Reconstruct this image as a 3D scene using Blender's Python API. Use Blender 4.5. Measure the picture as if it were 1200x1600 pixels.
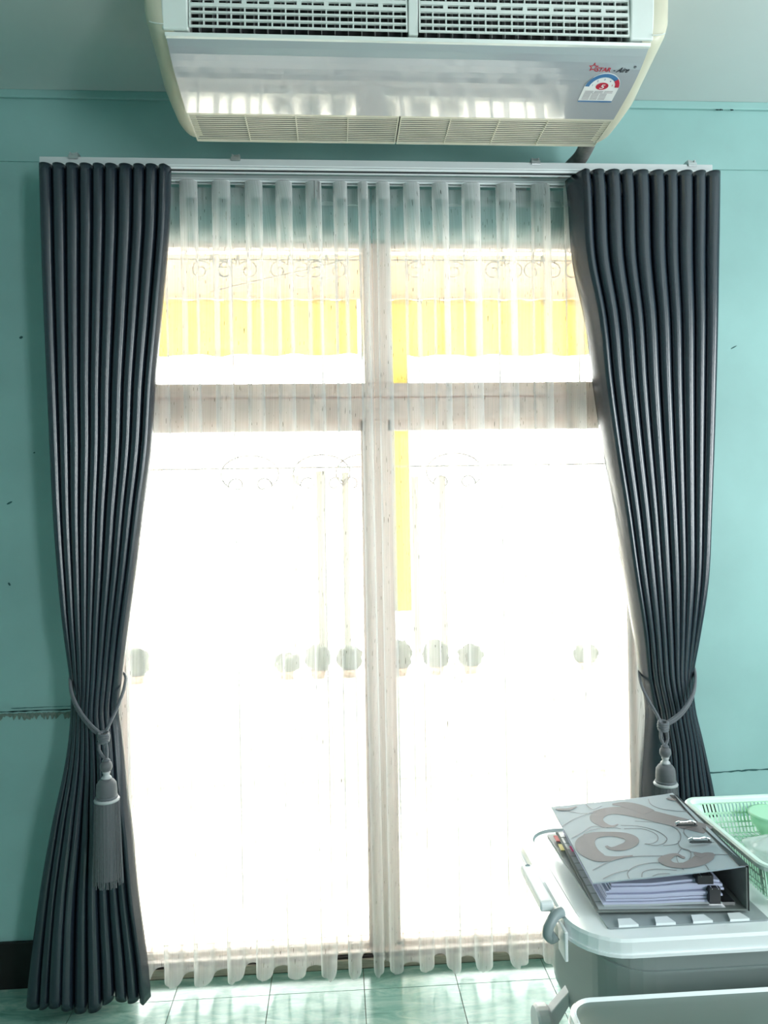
import bpy, bmesh, math, random
from mathutils import Vector, Matrix
PI = math.pi
C = bpy.context.scene.collection
sc = bpy.context.scene
for o in list(bpy.data.objects): bpy.data.objects.remove(o)

# ---------------------------------------------------------------- camera
def make_camera():
    F = 1170.0
    yaw, roll = math.radians(3.62), math.radians(1.0)
    f = Vector((math.sin(yaw), math.cos(yaw), 0)); h = Vector((math.cos(yaw), -math.sin(yaw), 0)); z = Vector((0, 0, 1))
    r = h*math.cos(roll) - z*math.sin(roll); u = h*math.sin(roll) + z*math.cos(roll)
    cd = bpy.data.cameras.new('camera'); cam = bpy.data.objects.new('camera', cd); C.objects.link(cam)
    cd.sensor_fit = 'VERTICAL'; cd.sensor_height = 24.0; cd.lens = F/1600*24.0; cd.clip_start = 0.05
    m = Matrix((r, u, -f)).transposed().to_4x4(); m.translation = Vector((0, -2.47, 1.5))
    cam.matrix_world = m; sc.camera = cam
make_camera()
# ---------------------------------------------------------------- exposure, world, lamps
vs = sc.view_settings; vs.view_transform = 'Standard'; vs.look = 'None'; vs.gamma = 1; vs.exposure = 0.0; vs.use_curve_mapping = False
W = bpy.data.worlds.new('sky'); sc.world = W; W.use_nodes = True
bg = W.node_tree.nodes['Background']; bg.inputs[0].default_value = (1.0, 0.985, 0.95, 1); bg.inputs[1].default_value = 13.5
sl = bpy.data.lights.new('sun', 'SUN'); sl.energy = 20; sl.angle = .02; sl.color = (1.0, .90, .76)
so = bpy.data.objects.new('sun', sl); C.objects.link(so); so.rotation_euler = Vector((.2, -.60, -1.0)).to_track_quat('-Z', 'Y').to_euler()
sc.cycles.max_bounces = 10; sc.cycles.transparent_max_bounces = 24; sc.cycles.diffuse_bounces = 5
sc.cycles.transmission_bounces = 8; sc.cycles.sample_clamp_indirect = 6; sc.cycles.caustics_reflective = False; sc.cycles.caustics_refractive = False
def area(name, loc, target, sx, sy, power, col, portal=False):
    l = bpy.data.lights.new(name, 'AREA'); l.shape = 'RECTANGLE'; l.size = sx; l.size_y = sy; l.energy = power; l.color = col
    o = bpy.data.objects.new(name, l); C.objects.link(o); o.location = loc
    o.rotation_euler = (Vector(target)-Vector(loc)).to_track_quat('-Z', 'Y').to_euler()
    if portal: l.cycles.is_portal = True
    return o
area('window_portal', (0.15, 0.2, 1.2), (0.15, -1, 1.2), 1.8, 2.4, 1, (1, 1, 1), True)
area('window_daylight', (2.0, -4.5, 1.75), (2.0, 0, 1.75), 0.6, 1.7, 75, (0.93, 0.97, 1.0))      # the room's other window, behind the camera
area('side_fill_light', (2.72, -1.45, 1.8), (0.4, -1.0, 1.9), 1.1, 1.3, 62, (0.93, 0.98, 1.0))  # unseen area light added to brighten the right end of the wall
area('ceiling_fill_light', (-0.6, -3.2, 2.8), (-0.6, -3.2, 0), 1.2, 0.2, 3, (0.95, 1.0, 0.98))  # weak unseen light added overhead as interior fill

# ---------------------------------------------------------------- materials
def mat(name, col, rough=0.5, spec=0.5, var=0.0, vscale=8.0, bump=0.0, bscale=60.0, coat=0.0, metal=0.0, trans=0.0, alpha=1.0, sheen=0.0, col2=None, stretch=None, coat_rough=0.05):
    m = bpy.data.materials.new(name); m.use_nodes = True; nt = m.node_tree; b = nt.nodes['Principled BSDF']; L = nt.links
    b.inputs['Roughness'].default_value = rough; b.inputs['Specular IOR Level'].default_value = spec
    b.inputs['Metallic'].default_value = metal; b.inputs['Coat Weight'].default_value = coat; b.inputs['Coat Roughness'].default_value = coat_rough
    b.inputs['Transmission Weight'].default_value = trans; b.inputs['Alpha'].default_value = alpha; b.inputs['Sheen Weight'].default_value = sheen
    b.inputs['Base Color'].default_value = (*col, 1)
    tc = nt.nodes.new('ShaderNodeTexCoord'); src = tc.outputs['Object']
    if stretch:
        mp = nt.nodes.new('ShaderNodeMapping'); mp.inputs['Scale'].default_value = stretch; L.new(src, mp.inputs[0]); src = mp.outputs[0]
    if var > 0 or col2:
        n = nt.nodes.new('ShaderNodeTexNoise'); n.inputs['Scale'].default_value = vscale; n.inputs['Detail'].default_value = 5; L.new(src, n.inputs['Vector'])
        cr = nt.nodes.new('ShaderNodeValToRGB'); cr.color_ramp.elements[0].position = 0.3; cr.color_ramp.elements[1].position = 0.7
        c2 = col2 or tuple(min(1, c*(1+var)) for c in col); c1 = col if col2 else tuple(c*(1-var) for c in col)
        cr.color_ramp.elements[0].color = (*c1, 1); cr.color_ramp.elements[1].color = (*c2, 1)
        L.new(n.outputs[0], cr.inputs[0]); L.new(cr.outputs[0], b.inputs['Base Color'])
    if bump > 0:
        n2 = nt.nodes.new('ShaderNodeTexNoise'); n2.inputs['Scale'].default_value = bscale; n2.inputs['Detail'].default_value = 4; L.new(src, n2.inputs['Vector'])
        bp = nt.nodes.new('ShaderNodeBump'); bp.inputs['Strength'].default_value = bump; bp.inputs['Distance'].default_value = 0.004
        L.new(n2.outputs[0], bp.inputs['Height']); L.new(bp.outputs[0], b.inputs['Normal'])
    return m
M = {}
M['wall'] = mat('teal_painted_plaster', (0.27, 0.45, 0.435), 0.55, 0.3, var=0.10, vscale=2.5, bump=0.15, bscale=9)
M['ceiling'] = mat('ceiling_paint', (0.60, 0.64, 0.63), 0.7, 0.2, var=0.05, vscale=1.5, bump=0.08, bscale=6)
M['plaster'] = mat('bare_plaster', (0.22, 0.24, 0.21), 0.9, 0.1, var=0.5, vscale=90, bump=0.9, bscale=160, col2=(0.10, 0.16, 0.14))
M['crack'] = mat('crack_shadow', (0.015, 0.03, 0.03), 0.9, 0.1)
M['scuff'] = mat('wall_scuff', (0.04, 0.10, 0.10), 0.9, 0.1)
M['baseboard'] = mat('dark_baseboard', (0.008, 0.006, 0.006), 0.5, 0.4, var=0.2)
M['grout'] = mat('dark_grout', (0.10, 0.11, 0.09), 0.9, 0.1, var=0.3, vscale=40)
def tile_mat():
    m = mat('green_marble_tile', (0.22, 0.40, 0.33), 0.16, 0.5)
    nt = m.node_tree; L = nt.links; b = nt.nodes['Principled BSDF']
    g = nt.nodes.new('ShaderNodeNewGeometry'); mp = nt.nodes.new('ShaderNodeMapping')
    mp.inputs['Rotation'].default_value = (0, 0, 0.35); mp.inputs['Scale'].default_value = (4, 15, 1); L.new(g.outputs['Position'], mp.inputs[0])
    n = nt.nodes.new('ShaderNodeTexNoise'); n.inputs['Scale'].default_value = 1.6; n.inputs['Detail'].default_value = 8; n.inputs['Roughness'].default_value = 0.65; n.inputs['Distortion'].default_value = 1.2
    L.new(mp.outputs[0], n.inputs['Vector'])
    cr = nt.nodes.new('ShaderNodeValToRGB'); e = cr.color_ramp.elements
    e[0].position = 0.32; e[0].color = (0.13, 0.29, 0.23, 1); e[1].position = 0.72; e[1].color = (0.42, 0.60, 0.52, 1)
    x = e.new(0.5); x.color = (0.24, 0.43, 0.36, 1)
    L.new(n.outputs[0], cr.inputs[0]); L.new(cr.outputs[0], b.inputs['Base Color'])
    bp = nt.nodes.new('ShaderNodeBump'); bp.inputs['Strength'].default_value = 0.35; bp.inputs['Distance'].default_value = 0.0012
    L.new(n.outputs[0], bp.inputs['Height']); L.new(bp.outputs[0], b.inputs['Normal'])
    return m
M['tile'] = tile_mat()
M['frame'] = mat('window_frame_paint', (0.88, 0.70, 0.62), 0.45, 0.4, var=0.05)
M['threshold'] = mat('threshold_wood', (0.42, 0.36, 0.29), 0.6, 0.3, var=0.2, vscale=20, stretch=(1, 8, 8))
M['threshold_dark'] = mat('threshold_joint', (0.03, 0.02, 0.02), 0.8)
M['alu'] = mat('white_aluminium', (0.56, 0.58, 0.59), 0.35, 0.5, var=0.02)
M['alu_lip'] = mat('bright_aluminium_lip', (0.85, 0.87, 0.88), 0.3, 0.6)
M['groove'] = mat('dark_groove', (0.03, 0.035, 0.04), 0.7)
M['steel'] = mat('galvanised_steel', (0.55, 0.57, 0.58), 0.3, 0.5, metal=0.8)
M['iron'] = mat('grey_iron', (0.25, 0.24, 0.23), 0.6, 0.3)
M['ac_white'] = mat('white_casing_plastic', (0.72, 0.75, 0.72), 0.3, 0.5, var=0.02)
M['ac_panel'] = mat('glossy_panel_plastic', (0.42, 0.43, 0.46), 0.06, 0.8, coat=1.0, coat_rough=0.09)
M['ac_panel'].node_tree.nodes['Principled BSDF'].inputs['Coat IOR'].default_value = 1.9
M['ac_cream'] = mat('aged_cream_plastic', (0.60, 0.56, 0.44), 0.4, 0.45, var=0.08, vscale=4)
M['ac_slat'] = mat('cream_intake_plastic', (0.66, 0.62, 0.52), 0.4, 0.4)
M['ac_dark'] = mat('dark_duct', (0.02, 0.02, 0.022), 0.7)
M['ac_vane'] = mat('grey_vane_plastic', (0.35, 0.35, 0.35), 0.5)
M['pipe'] = mat('grey_pipe_wrap', (0.16, 0.155, 0.15), 0.7, 0.3, var=0.2, vscale=40, bump=0.3, bscale=80)
M['red'] = mat('red_print', (0.50, 0.02, 0.05), 0.4); M['blue'] = mat('blue_print', (0.05, 0.16, 0.34), 0.4)
M['ink'] = mat('black_print', (0.02, 0.02, 0.03), 0.5); M['paper'] = mat('label_paper', (0.80, 0.78, 0.78), 0.4)
M['grey_print'] = mat('grey_print', (0.42, 0.38, 0.40), 0.5)
M['satin'] = mat('slate_satin_cloth', (0.012, 0.019, 0.031), 0.26, 1.0, bump=0.08, bscale=500)
M['lining'] = mat('grey_lining_cloth', (0.14, 0.12, 0.12), 0.6, 0.3, sheen=0.3, bump=0.1, bscale=300)
M['rope'] = mat('grey_cord', (0.09, 0.10, 0.115), 0.5, 0.5, sheen=0.4)
M['tassel'] = mat('grey_tassel_yarn', (0.10, 0.105, 0.115), 0.55, 0.4, sheen=0.4, bump=0.3, bscale=400, stretch=(3, 3, 0.3))
M['tassel_trim'] = mat('pale_tassel_trim', (0.42, 0.43, 0.44), 0.3, 0.6)
M['lid'] = mat('white_lid_plastic', (0.86, 0.90, 0.91), 0.25, 0.5, coat=1.0, coat_rough=.15)
M['lid_recess_shade'] = mat('grey_lid_and_recess_shade', (0.30, 0.34, 0.35), 0.4)  # lid panel grey, reused as painted recess shadow
M['handle'] = mat('white_handle_plastic', (0.85, 0.86, 0.87), 0.3, 0.5)
M['latch'] = mat('grey_latch_plastic', (0.28, 0.33, 0.34), 0.35, 0.5)
M['wheel'] = mat('white_caster_plastic', (0.78, 0.76, 0.77), 0.4)
def bin_mat(name, col, rough=0.3, a=0.35):
    m = mat(name, col, rough, 0.5); nt = m.node_tree; L = nt.links; b = nt.nodes['Principled BSDF']; out = nt.nodes['Material Output']
    t = nt.nodes.new('ShaderNodeBsdfTransparent'); t.inputs[0].default_value = (0.85, 0.9, 0.9, 1)
    tl = nt.nodes.new('ShaderNodeBsdfTranslucent'); tl.inputs[0].default_value = (*[min(1, c*1.3) for c in col], 1)
    m1 = nt.nodes.new('ShaderNodeMixShader'); m1.inputs[0].default_value = 0.35; L.new(b.outputs[0], m1.inputs[1]); L.new(tl.outputs[0], m1.inputs[2])
    m2 = nt.nodes.new('ShaderNodeMixShader'); m2.inputs[0].default_value = a; L.new(m1.outputs[0], m2.inputs[1]); L.new(t.outputs[0], m2.inputs[2])
    L.new(m2.outputs[0], out.inputs[0]); return m
M['bin'] = bin_mat('translucent_grey_plastic', (0.50, 0.55, 0.54), 0.3, 0.38)
M['bin_lid2'] = bin_mat('translucent_green_grey_lid', (0.30, 0.36, 0.33), 0.22, 0.22)
M['bundle'] = mat('dark_blue_cloth', (0.02, 0.03, 0.06), 0.8, var=0.3)
M['bundle2'] = mat('beige_cloth', (0.45, 0.36, 0.24), 0.8, var=0.2)
M['cover'] = mat('grey_blue_cover_paper', (0.34, 0.40, 0.44), 0.5, 0.35, var=0.04)
M['swirl'] = mat('mauve_grey_print', (0.20, 0.18, 0.19), 0.5, 0.3)
M['swirl_line'] = mat('dark_grey_print', (0.15, 0.155, 0.17), 0.35, 0.5)
M['black'] = mat('black_plastic', (0.012, 0.013, 0.016), 0.35, 0.5)
M['binder_in'] = mat('grey_green_board', (0.18, 0.20, 0.19), 0.6, 0.3, var=0.15, vscale=30)
M['sheet'] = mat('white_paper', (0.55, 0.56, 0.72), 0.7, 0.2)
M['sheet2'] = mat('plastic_sleeve', (0.50, 0.53, 0.55), 0.25, 0.5)
M['chrome'] = mat('chrome', (0.85, 0.85, 0.86), 0.08, metal=1.0)
M['basket'] = mat('pale_green_plastic', (0.52, 0.80, 0.62), 0.35, 0.5)
M['basket_rim'] = mat('mint_white_plastic', (0.74, 0.90, 0.82), 0.3, 0.5)
M['bowl'] = mat('green_bowl_plastic', (0.45, 0.80, 0.55), 0.3, 0.5)
M['bag'] = bin_mat('clear_white_bag', (0.85, 0.90, 0.90), 0.15, 0.3)
M['tab_red'] = mat('red_sticky_tab', (0.80, 0.03, 0.03), 0.5); M['tab_yellow'] = mat('yellow_sticky_tab', (0.85, 0.70, 0.15), 0.5); M['tab_pink'] = mat('pink_sticky_tab', (0.85, 0.05, 0.25), 0.5)
M['yellow'] = bin_mat('yellow_awning_cloth', (0.56, 0.46, 0.003), 0.8, 0.0)
M['peach'] = mat('peach_porch_paint', (0.30, 0.20, 0.12), 0.8, 0.2)
M['outside'] = mat('pale_concrete', (0.80, 0.78, 0.72), 0.9, 0.1, var=0.05)
M['leaf'] = mat('dusty_leaf', (0.035, 0.045, 0.03), 0.8, var=0.4, vscale=20)
M['pot'] = mat('clay_pot', (0.30, 0.20, 0.14), 0.8)
def sheer_mat(name, base_op, dash=True):
    m = bpy.data.materials.new(name); m.use_nodes = True; nt = m.node_tree; L = nt.links; nt.nodes.clear()
    out = nt.nodes.new('ShaderNodeOutputMaterial')
    tr = nt.nodes.new('ShaderNodeBsdfTransparent')
    tl = nt.nodes.new('ShaderNodeBsdfTranslucent'); df = nt.nodes.new('ShaderNodeBsdfDiffuse')
    uv = nt.nodes.new('ShaderNodeTexCoord'); mp = nt.nodes.new('ShaderNodeMapping'); mp.inputs['Scale'].default_value = (300, 26, 1); L.new(uv.outputs['UV'], mp.inputs[0])
    n = nt.nodes.new('ShaderNodeTexNoise'); n.inputs['Scale'].default_value = 1.0; n.inputs['Detail'].default_value = 1; L.new(mp.outputs[0], n.inputs['Vector'])
    r = nt.nodes.new('ShaderNodeMapRange'); r.inputs['From Min'].default_value = 0.685; r.inputs['From Max'].default_value = 0.73; L.new(n.outputs[0], r.inputs['Value'])
    mp2 = nt.nodes.new('ShaderNodeMapping'); mp2.inputs['Scale'].default_value = (350, 1.5, 1); L.new(uv.outputs['UV'], mp2.inputs[0])
    n2 = nt.nodes.new('ShaderNodeTexNoise'); n2.inputs['Scale'].default_value = 1.0; n2.inputs['Detail'].default_value = 2; L.new(mp2.outputs[0], n2.inputs['Vector'])
    mc = nt.nodes.new('ShaderNodeMix'); mc.data_type = 'RGBA'; mc.inputs[6].default_value = (0.84, 0.86, 0.86, 1); mc.inputs[7].default_value = (0.07, 0.065, 0.06, 1)
    L.new(r.outputs[0], mc.inputs[0])
    mc2 = nt.nodes.new('ShaderNodeMix'); mc2.data_type = 'RGBA'; mc2.inputs[6].default_value = (0.80, 0.79, 0.78, 1); mc2.inputs[7].default_value = (0.04, 0.035, 0.03, 1)
    L.new(r.outputs[0], mc2.inputs[0]); L.new(mc2.outputs[2], tl.inputs[0]); L.new(mc.outputs[2], df.inputs[0])
    mx = nt.nodes.new('ShaderNodeMixShader'); mx.inputs[0].default_value = 0.35; L.new(tl.outputs[0], mx.inputs[1]); L.new(df.outputs[0], mx.inputs[2])
    lw = nt.nodes.new('ShaderNodeLayerWeight'); lw.inputs[0].default_value = 0.5
    pw = nt.nodes.new('ShaderNodeMath'); pw.operation = 'POWER'; pw.inputs[1].default_value = 2.0; L.new(lw.outputs['Facing'], pw.inputs[0])
    a = nt.nodes.new('ShaderNodeMath'); a.operation = 'MULTIPLY_ADD'; a.inputs[1].default_value = 0.60; a.inputs[2].default_value = base_op; L.new(pw.outputs[0], a.inputs[0])
    a2 = nt.nodes.new('ShaderNodeMath'); a2.operation = 'MULTIPLY_ADD'; a2.inputs[1].default_value = 0.22; L.new(n2.outputs[0], a2.inputs[0]); L.new(a.outputs[0], a2.inputs[2])
    a3 = nt.nodes.new('ShaderNodeMath'); a3.operation = 'MULTIPLY_ADD'; a3.inputs[1].default_value = 0.7; a3.use_clamp = True; L.new(r.outputs[0], a3.inputs[0]); L.new(a2.outputs[0], a3.inputs[2])
    m2 = nt.nodes.new('ShaderNodeMixShader'); L.new(a3.outputs[0], m2.inputs[0]); L.new(tr.outputs[0], m2.inputs[1]); L.new(mx.outputs[0], m2.inputs[2])
    L.new(m2.outputs[0], out.inputs[0]); return m
M['sheer'] = sheer_mat('sheer_voile', 0.24); M['sheer_tape'] = sheer_mat('voile_heading_tape', 0.55)
def glass_mat():
    m = bpy.data.materials.new('window_glass'); m.use_nodes = True; nt = m.node_tree; L = nt.links; nt.nodes.clear()
    out = nt.nodes.new('ShaderNodeOutputMaterial'); t = nt.nodes.new('ShaderNodeBsdfTransparent'); t.inputs[0].default_value = (0.95, 0.97, 0.96, 1)
    g = nt.nodes.new('ShaderNodeBsdfGlossy'); g.inputs['Roughness'].default_value = 0.02; fr = nt.nodes.new('ShaderNodeFresnel'); fr.inputs[0].default_value = 1.45
    mx = nt.nodes.new('ShaderNodeMixShader'); L.new(fr.outputs[0], mx.inputs[0]); L.new(t.outputs[0], mx.inputs[1]); L.new(g.outputs[0], mx.inputs[2]); L.new(mx.outputs[0], out.inputs[0]); return m
M['glass'] = glass_mat()

# ---------------------------------------------------------------- mesh helpers
class MB:
    def __init__(s): s.v = []; s.f = []; s.uv = None
    def add(s, vs, fs):
        n = len(s.v); s.v += [tuple(v) for v in vs]; s.f += [tuple(i+n for i in f) for f in fs]; return s
    def box(s, x0, x1, y0, y1, z0, z1):
        return s.add([(x0,y0,z0),(x1,y0,z0),(x1,y1,z0),(x0,y1,z0),(x0,y0,z1),(x1,y0,z1),(x1,y1,z1),(x0,y1,z1)],
                     [(0,3,2,1),(4,5,6,7),(0,1,5,4),(1,2,6,5),(2,3,7,6),(3,0,4,7)])
    def prism_x(s, prof, x0, x1):      # prof: list of (y,z)
        n = len(prof)
        return s.add([(x0, *p) for p in prof]+[(x1, *p) for p in prof], [(i, (i+1) % n, n+(i+1) % n, n+i) for i in range(n)]+[tuple(range(n))[::-1], tuple(range(n, 2*n))])
    def tube(s, path, r, n=8, cap=True, closed=False):
        P = [Vector(p) for p in path]; m = len(P); rs = r if isinstance(r, (list, tuple)) else [r]*m; vs = []; up = None
        for i, p in enumerate(P):
            a = P[(i-1) % m] if closed else P[max(0, i-1)]; b = P[(i+1) % m] if closed else P[min(m-1, i+1)]
            t = (b-a).normalized() if (b-a).length > 1e-9 else Vector((0, 0, 1))
            if up is None:
                up = Vector((0, 0, 1)) if abs(t.z) < 0.9 else Vector((0, 1, 0))
            e1 = (up - t*up.dot(t)).normalized(); up = e1; e2 = t.cross(e1)
            vs += [p + (e1*math.cos(2*PI*k/n)+e2*math.sin(2*PI*k/n))*rs[i] for k in range(n)]
        fs = []
        for i in range(m if closed else m-1):
            j = (i+1) % m
            fs += [(i*n+k, i*n+(k+1) % n, j*n+(k+1) % n, j*n+k) for k in range(n)]
        if cap and not closed: fs += [tuple(range(n))[::-1], tuple((m-1)*n+k for k in range(n))]
        return s.add(vs, fs)
    def lathe(s, c, prof, n=24, rmod=None):      # prof: (r, z)
        vs = []; fs = []
        for j, (r, z) in enumerate(prof):
            for k in range(n):
                a = 2*PI*k/n; rr = r*(rmod(k, j) if rmod else 1); vs.append((c[0]+rr*math.cos(a), c[1]+rr*math.sin(a), c[2]+z))
        for j in range(len(prof)-1): fs += [(j*n+k, j*n+(k+1) % n, (j+1)*n+(k+1) % n, (j+1)*n+k) for k in range(n)]
        fs += [tuple(range(n))[::-1], tuple((len(prof)-1)*n+k for k in range(n))]
        return s.add(vs, fs)
    def rounded_slab(s, x0, x1, y0, y1, z0, z1, r, n=6, taper=0.0, bevel=0.0):   # rounded rectangle in plan; taper shrinks the bottom
        def ring(z, ins):
            pts = []
            for (cx, cy, a0) in ((x1-r, y1-r, 0), (x0+r, y1-r, PI/2), (x0+r, y0+r, PI), (x1-r, y0+r, 1.5*PI)):
                for k in range(n+1):
                    a = a0+PI/2*k/n; pts.append((cx+(r-ins)*math.cos(a), cy+(r-ins)*math.sin(a), z))
            return pts
        zs = [(z0, taper), (z1, 0)] if bevel <= 0 else [(z0, taper+bevel*.5), (z0+bevel, taper), (z1-bevel, 0), (z1-bevel*.3, bevel*.3), (z1, bevel)]
        vs = []; m = 4*(n+1)
        for z, i in zs: vs += ring(z, i)
        fs = [(j*m+k, j*m+(k+1) % m, (j+1)*m+(k+1) % m, (j+1)*m+k) for j in range(len(zs)-1) for k in range(m)]
        fs += [tuple(range(m))[::-1], tuple((len(zs)-1)*m+k for k in range(m))]
        return s.add(vs, fs)
    def ring_slab(s, x0, x1, y0, y1, z0, z1, r, w, n=6, bevel=0.0):    # a hollow rounded frame of width w
        def ring(z, ins):
            pts = []
            for (cx, cy, a0) in ((x1-r, y1-r, 0), (x0+r, y1-r, PI/2), (x0+r, y0+r, PI), (x1-r, y0+r, 1.5*PI)):
                for k in range(n+1):
                    a = a0+PI/2*k/n; rr = max(r-ins, 0.001); ex = max(ins-r, 0) ; pts.append((cx+rr*math.cos(a), cy+rr*math.sin(a), z))
            return pts
        b = bevel; zs = [(z0, 0), (z1-b, 0), (z1, b), (z1, w-b), (z1-b, w), (z0, w)]; m = 4*(n+1); vs = []
        for z, i in zs: vs += ring(z, i)
        q = len(zs)
        return s.add(vs, [(j*m+k, j*m+(k+1) % m, ((j+1) % q)*m+(k+1) % m, ((j+1) % q)*m+k) for j in range(q) for k in range(m)])
    def ribbon(s, pts, z=None):     # pts: (x, y, halfwidth) flat ribbon, with z function
        n = len(pts); vs = []
        for i, (x, y, w) in enumerate(pts):
            a = pts[max(0, i-1)]; b = pts[min(n-1, i+1)]; t = Vector((b[0]-a[0], b[1]-a[1])); t = t.normalized() if t.length > 1e-9 else Vector((1, 0)); q = (-t.y*w, t.x*w)
            vs += [(x+q[0], y+q[1], z(x+q[0], y+q[1])), (x-q[0], y-q[1], z(x-q[0], y-q[1]))]
        return s.add(vs, [(2*i, 2*i+1, 2*i+3, 2*i+2) for i in range(n-1)])
    def build(s, name, material, parent=None, smooth=False, bevel=0.0, kind=None, label=None, fix=True, seg=2, solid=0.0, sub=0):
        me = bpy.data.meshes.new(name); me.from_pydata(s.v, [], s.f)
        if s.uv:
            l = me.uv_layers.new(name='UVMap')
            for lp in me.loops: l.data[lp.index].uv = s.uv[lp.vertex_index]
        if fix:
            b = bmesh.new(); b.from_mesh(me); bmesh.ops.recalc_face_normals(b, faces=b.faces); b.to_mesh(me); b.free()
        me.materials.append(material if not isinstance(material, str) else M[material]); me.update()
        o = bpy.data.objects.new(name, me); C.objects.link(o)
        if smooth:
            for p in me.polygons: p.use_smooth = True
        if solid: md = o.modifiers.new('solid', 'SOLIDIFY'); md.thickness = solid; md.offset = 0
        if bevel: md = o.modifiers.new('bevel', 'BEVEL'); md.width = bevel; md.segments = seg; md.limit_method = 'ANGLE'; md.angle_limit = 0.6
        if sub: md = o.modifiers.new('sub', 'SUBSURF'); md.levels = md.render_levels = sub
        if parent: o.parent = parent; o.matrix_parent_inverse = parent.matrix_world.inverted() if parent.type == 'EMPTY' else Matrix()
        if kind: o['kind'] = kind
        if label: o['label'] = label
        return o
def tag(o, label, cat, group=None):
    o['label'] = label; o['category'] = cat
    if group: o['group'] = group
    return o
def thing(name, loc, label, cat, group=None):
    o = bpy.data.objects.new(name, None); C.objects.link(o); o.location = loc; o.empty_display_size = 0.05
    o.matrix_world = Matrix.Translation(loc); return tag(o, label, cat, group)
def struct(name, mb, material, **k):
    return mb.build(name, material, kind='structure', **k)
def interp(tab, z):      # tab: (z, x) sorted by decreasing z; smooth
    if z >= tab[0][0]: return tab[0][1]
    for i in range(len(tab)-1):
        a, b = tab[i], tab[i+1]
        if a[0] >= z >= b[0]:
            t = (a[0]-z)/(a[0]-b[0])
            p0 = tab[max(i-1, 0)]; p3 = tab[min(i+2, len(tab)-1)]
            m1 = (b[1]-p0[1])/(p0[0]-b[0])*(a[0]-b[0]) if p0[0] != b[0] else 0
            m2 = (p3[1]-a[1])/(a[0]-p3[0])*(a[0]-b[0]) if p3[0] != a[0] else 0
            return (2*t**3-3*t*t+1)*a[1]+(t**3-2*t*t+t)*m1+(-2*t**3+3*t*t)*b[1]+(t**3-t*t)*m2
    return tab[-1][1]
def text_obj(name, body, size, mtx, material, parent, shear=0.0, label=None, extr=0.0003):
    cu = bpy.data.curves.new(name, 'FONT'); cu.body = body; cu.size = size; cu.extrude = extr; cu.shear = shear; cu.align_x = 'LEFT'; cu.offset = size*.018
    o = bpy.data.objects.new(name, cu); C.objects.link(o); bpy.context.view_layer.update()
    dg = bpy.context.evaluated_depsgraph_get(); me = bpy.data.meshes.new_from_object(o.evaluated_get(dg)); bpy.data.objects.remove(o)
    me.transform(mtx); me.materials.clear(); me.materials.append(M[material]); me.name = name
    o = bpy.data.objects.new(name, me); C.objects.link(o)
    if parent: o.parent = parent; o.matrix_parent_inverse = parent.matrix_world.inverted() if parent.type == 'EMPTY' else Matrix()
    if label: o['label'] = label
    return o

# ---------------------------------------------------------------- the room
XL, XR, YB, ZC = -2.2, 2.8, -4.62, 2.868
WX0, WX1, WZ = -0.76, 1.06, 2.40          # door opening
m = MB(); m.box(XL-.15, WX0, 0, .15, 0, 2.643); m.box(WX1, XR+.15, 0, .15, 0, 2.643); m.box(WX0, WX1, 0, .15, WZ, 2.643)
m.box(XL-.15, XR+.15, -.006, .15, 2.643, ZC)
wall = struct('wall_back', m, 'wall')
struct('wall_left', MB().box(XL-.15, XL, YB, 0, 0, ZC), 'wall')
struct('wall_right', MB().box(XR, XR+.15, YB, 0, 0, ZC), 'wall')
struct('wall_front', MB().box(XL-.15, XR+.15, YB-.15, YB, 0, ZC), 'wall')
struct('ceiling', MB().box(XL-.15, XR+.15, YB-.15, .15, ZC, ZC+.12), 'ceiling')
struct('trim_1', MB().box(XL, XR, -.018, -.006, ZC-.026, ZC), 'wall', bevel=.003)
struct('baseboard_left', MB().box(XL, WX0-.02, -.014, 0, 0.0, .148), 'baseboard', bevel=.003)
struct('baseboard_right', MB().box(WX1+.02, XR, -.014, 0, 0.0, .148), 'baseboard', bevel=.003)
# wear on the wall: open joint with bare plaster at the left, small cracks at the right
rnd = random.Random(4)
def jag(x0, x1, zc, h0, h1, n, y=-.0015, slope=0.0):
    m = MB(); vs = []
    for i in range(n+1):
        x = x0+(x1-x0)*i/n; zz = zc+slope*(x-x0); vs += [(x, y, zz+rnd.uniform(.2, 1)*h1), (x, y, zz-rnd.uniform(.1, 1)*h0)]
    return m.add(vs, [(2*i, 2*i+1, 2*i+3, 2*i+2) for i in range(n)])
jag(-1.6, -.84, .873, .021, .004, 190, -.0012).build('bare_plaster_patch', 'plaster', wall, solid=.002)
jag(-1.6, -.86, .879, .003, .002, 40, -.003, .006).build('crack', 'crack', wall, solid=.001)
jag(-1.05, -.84, .892, .0012, .0012, 20, -.002, .01).build('crack', 'scuff', wall, solid=.001)
jag(1.2, 1.62, .595, .0035, .0035, 34, -.002, .02).build('crack', 'scuff', wall, solid=.001)
for (x, z, w, h) in [(1.245, 2.115, .005, .004), (1.36, 2.04, .012, .0015), (-1.0, 2.08, .006, .004), (-1.045, 1.55, .01, .003), (-.965, 1.71, .003, .002), (-1.05, 1.29, .003, .006)]:
    MB().lathe((0, 0, 0), [(1, -.5), (1, .5)], 7).build('scuff_mark', 'scuff', wall).matrix_basis = Matrix.Translation((x, -.001, z)) @ Matrix.Rotation(-.5, 4, 'Y') @ Matrix.Diagonal((w, .0015, h, 1)) @ Matrix.Rotation(PI/2, 4, 'X')
for (x0, x1) in ((1.30, 1.325), (1.352, 1.362)):
    jag(x0, x1, 2.838, .003, .003, 6, -.020).build('scuff_mark', 'crack', wall, solid=.001)

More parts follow.
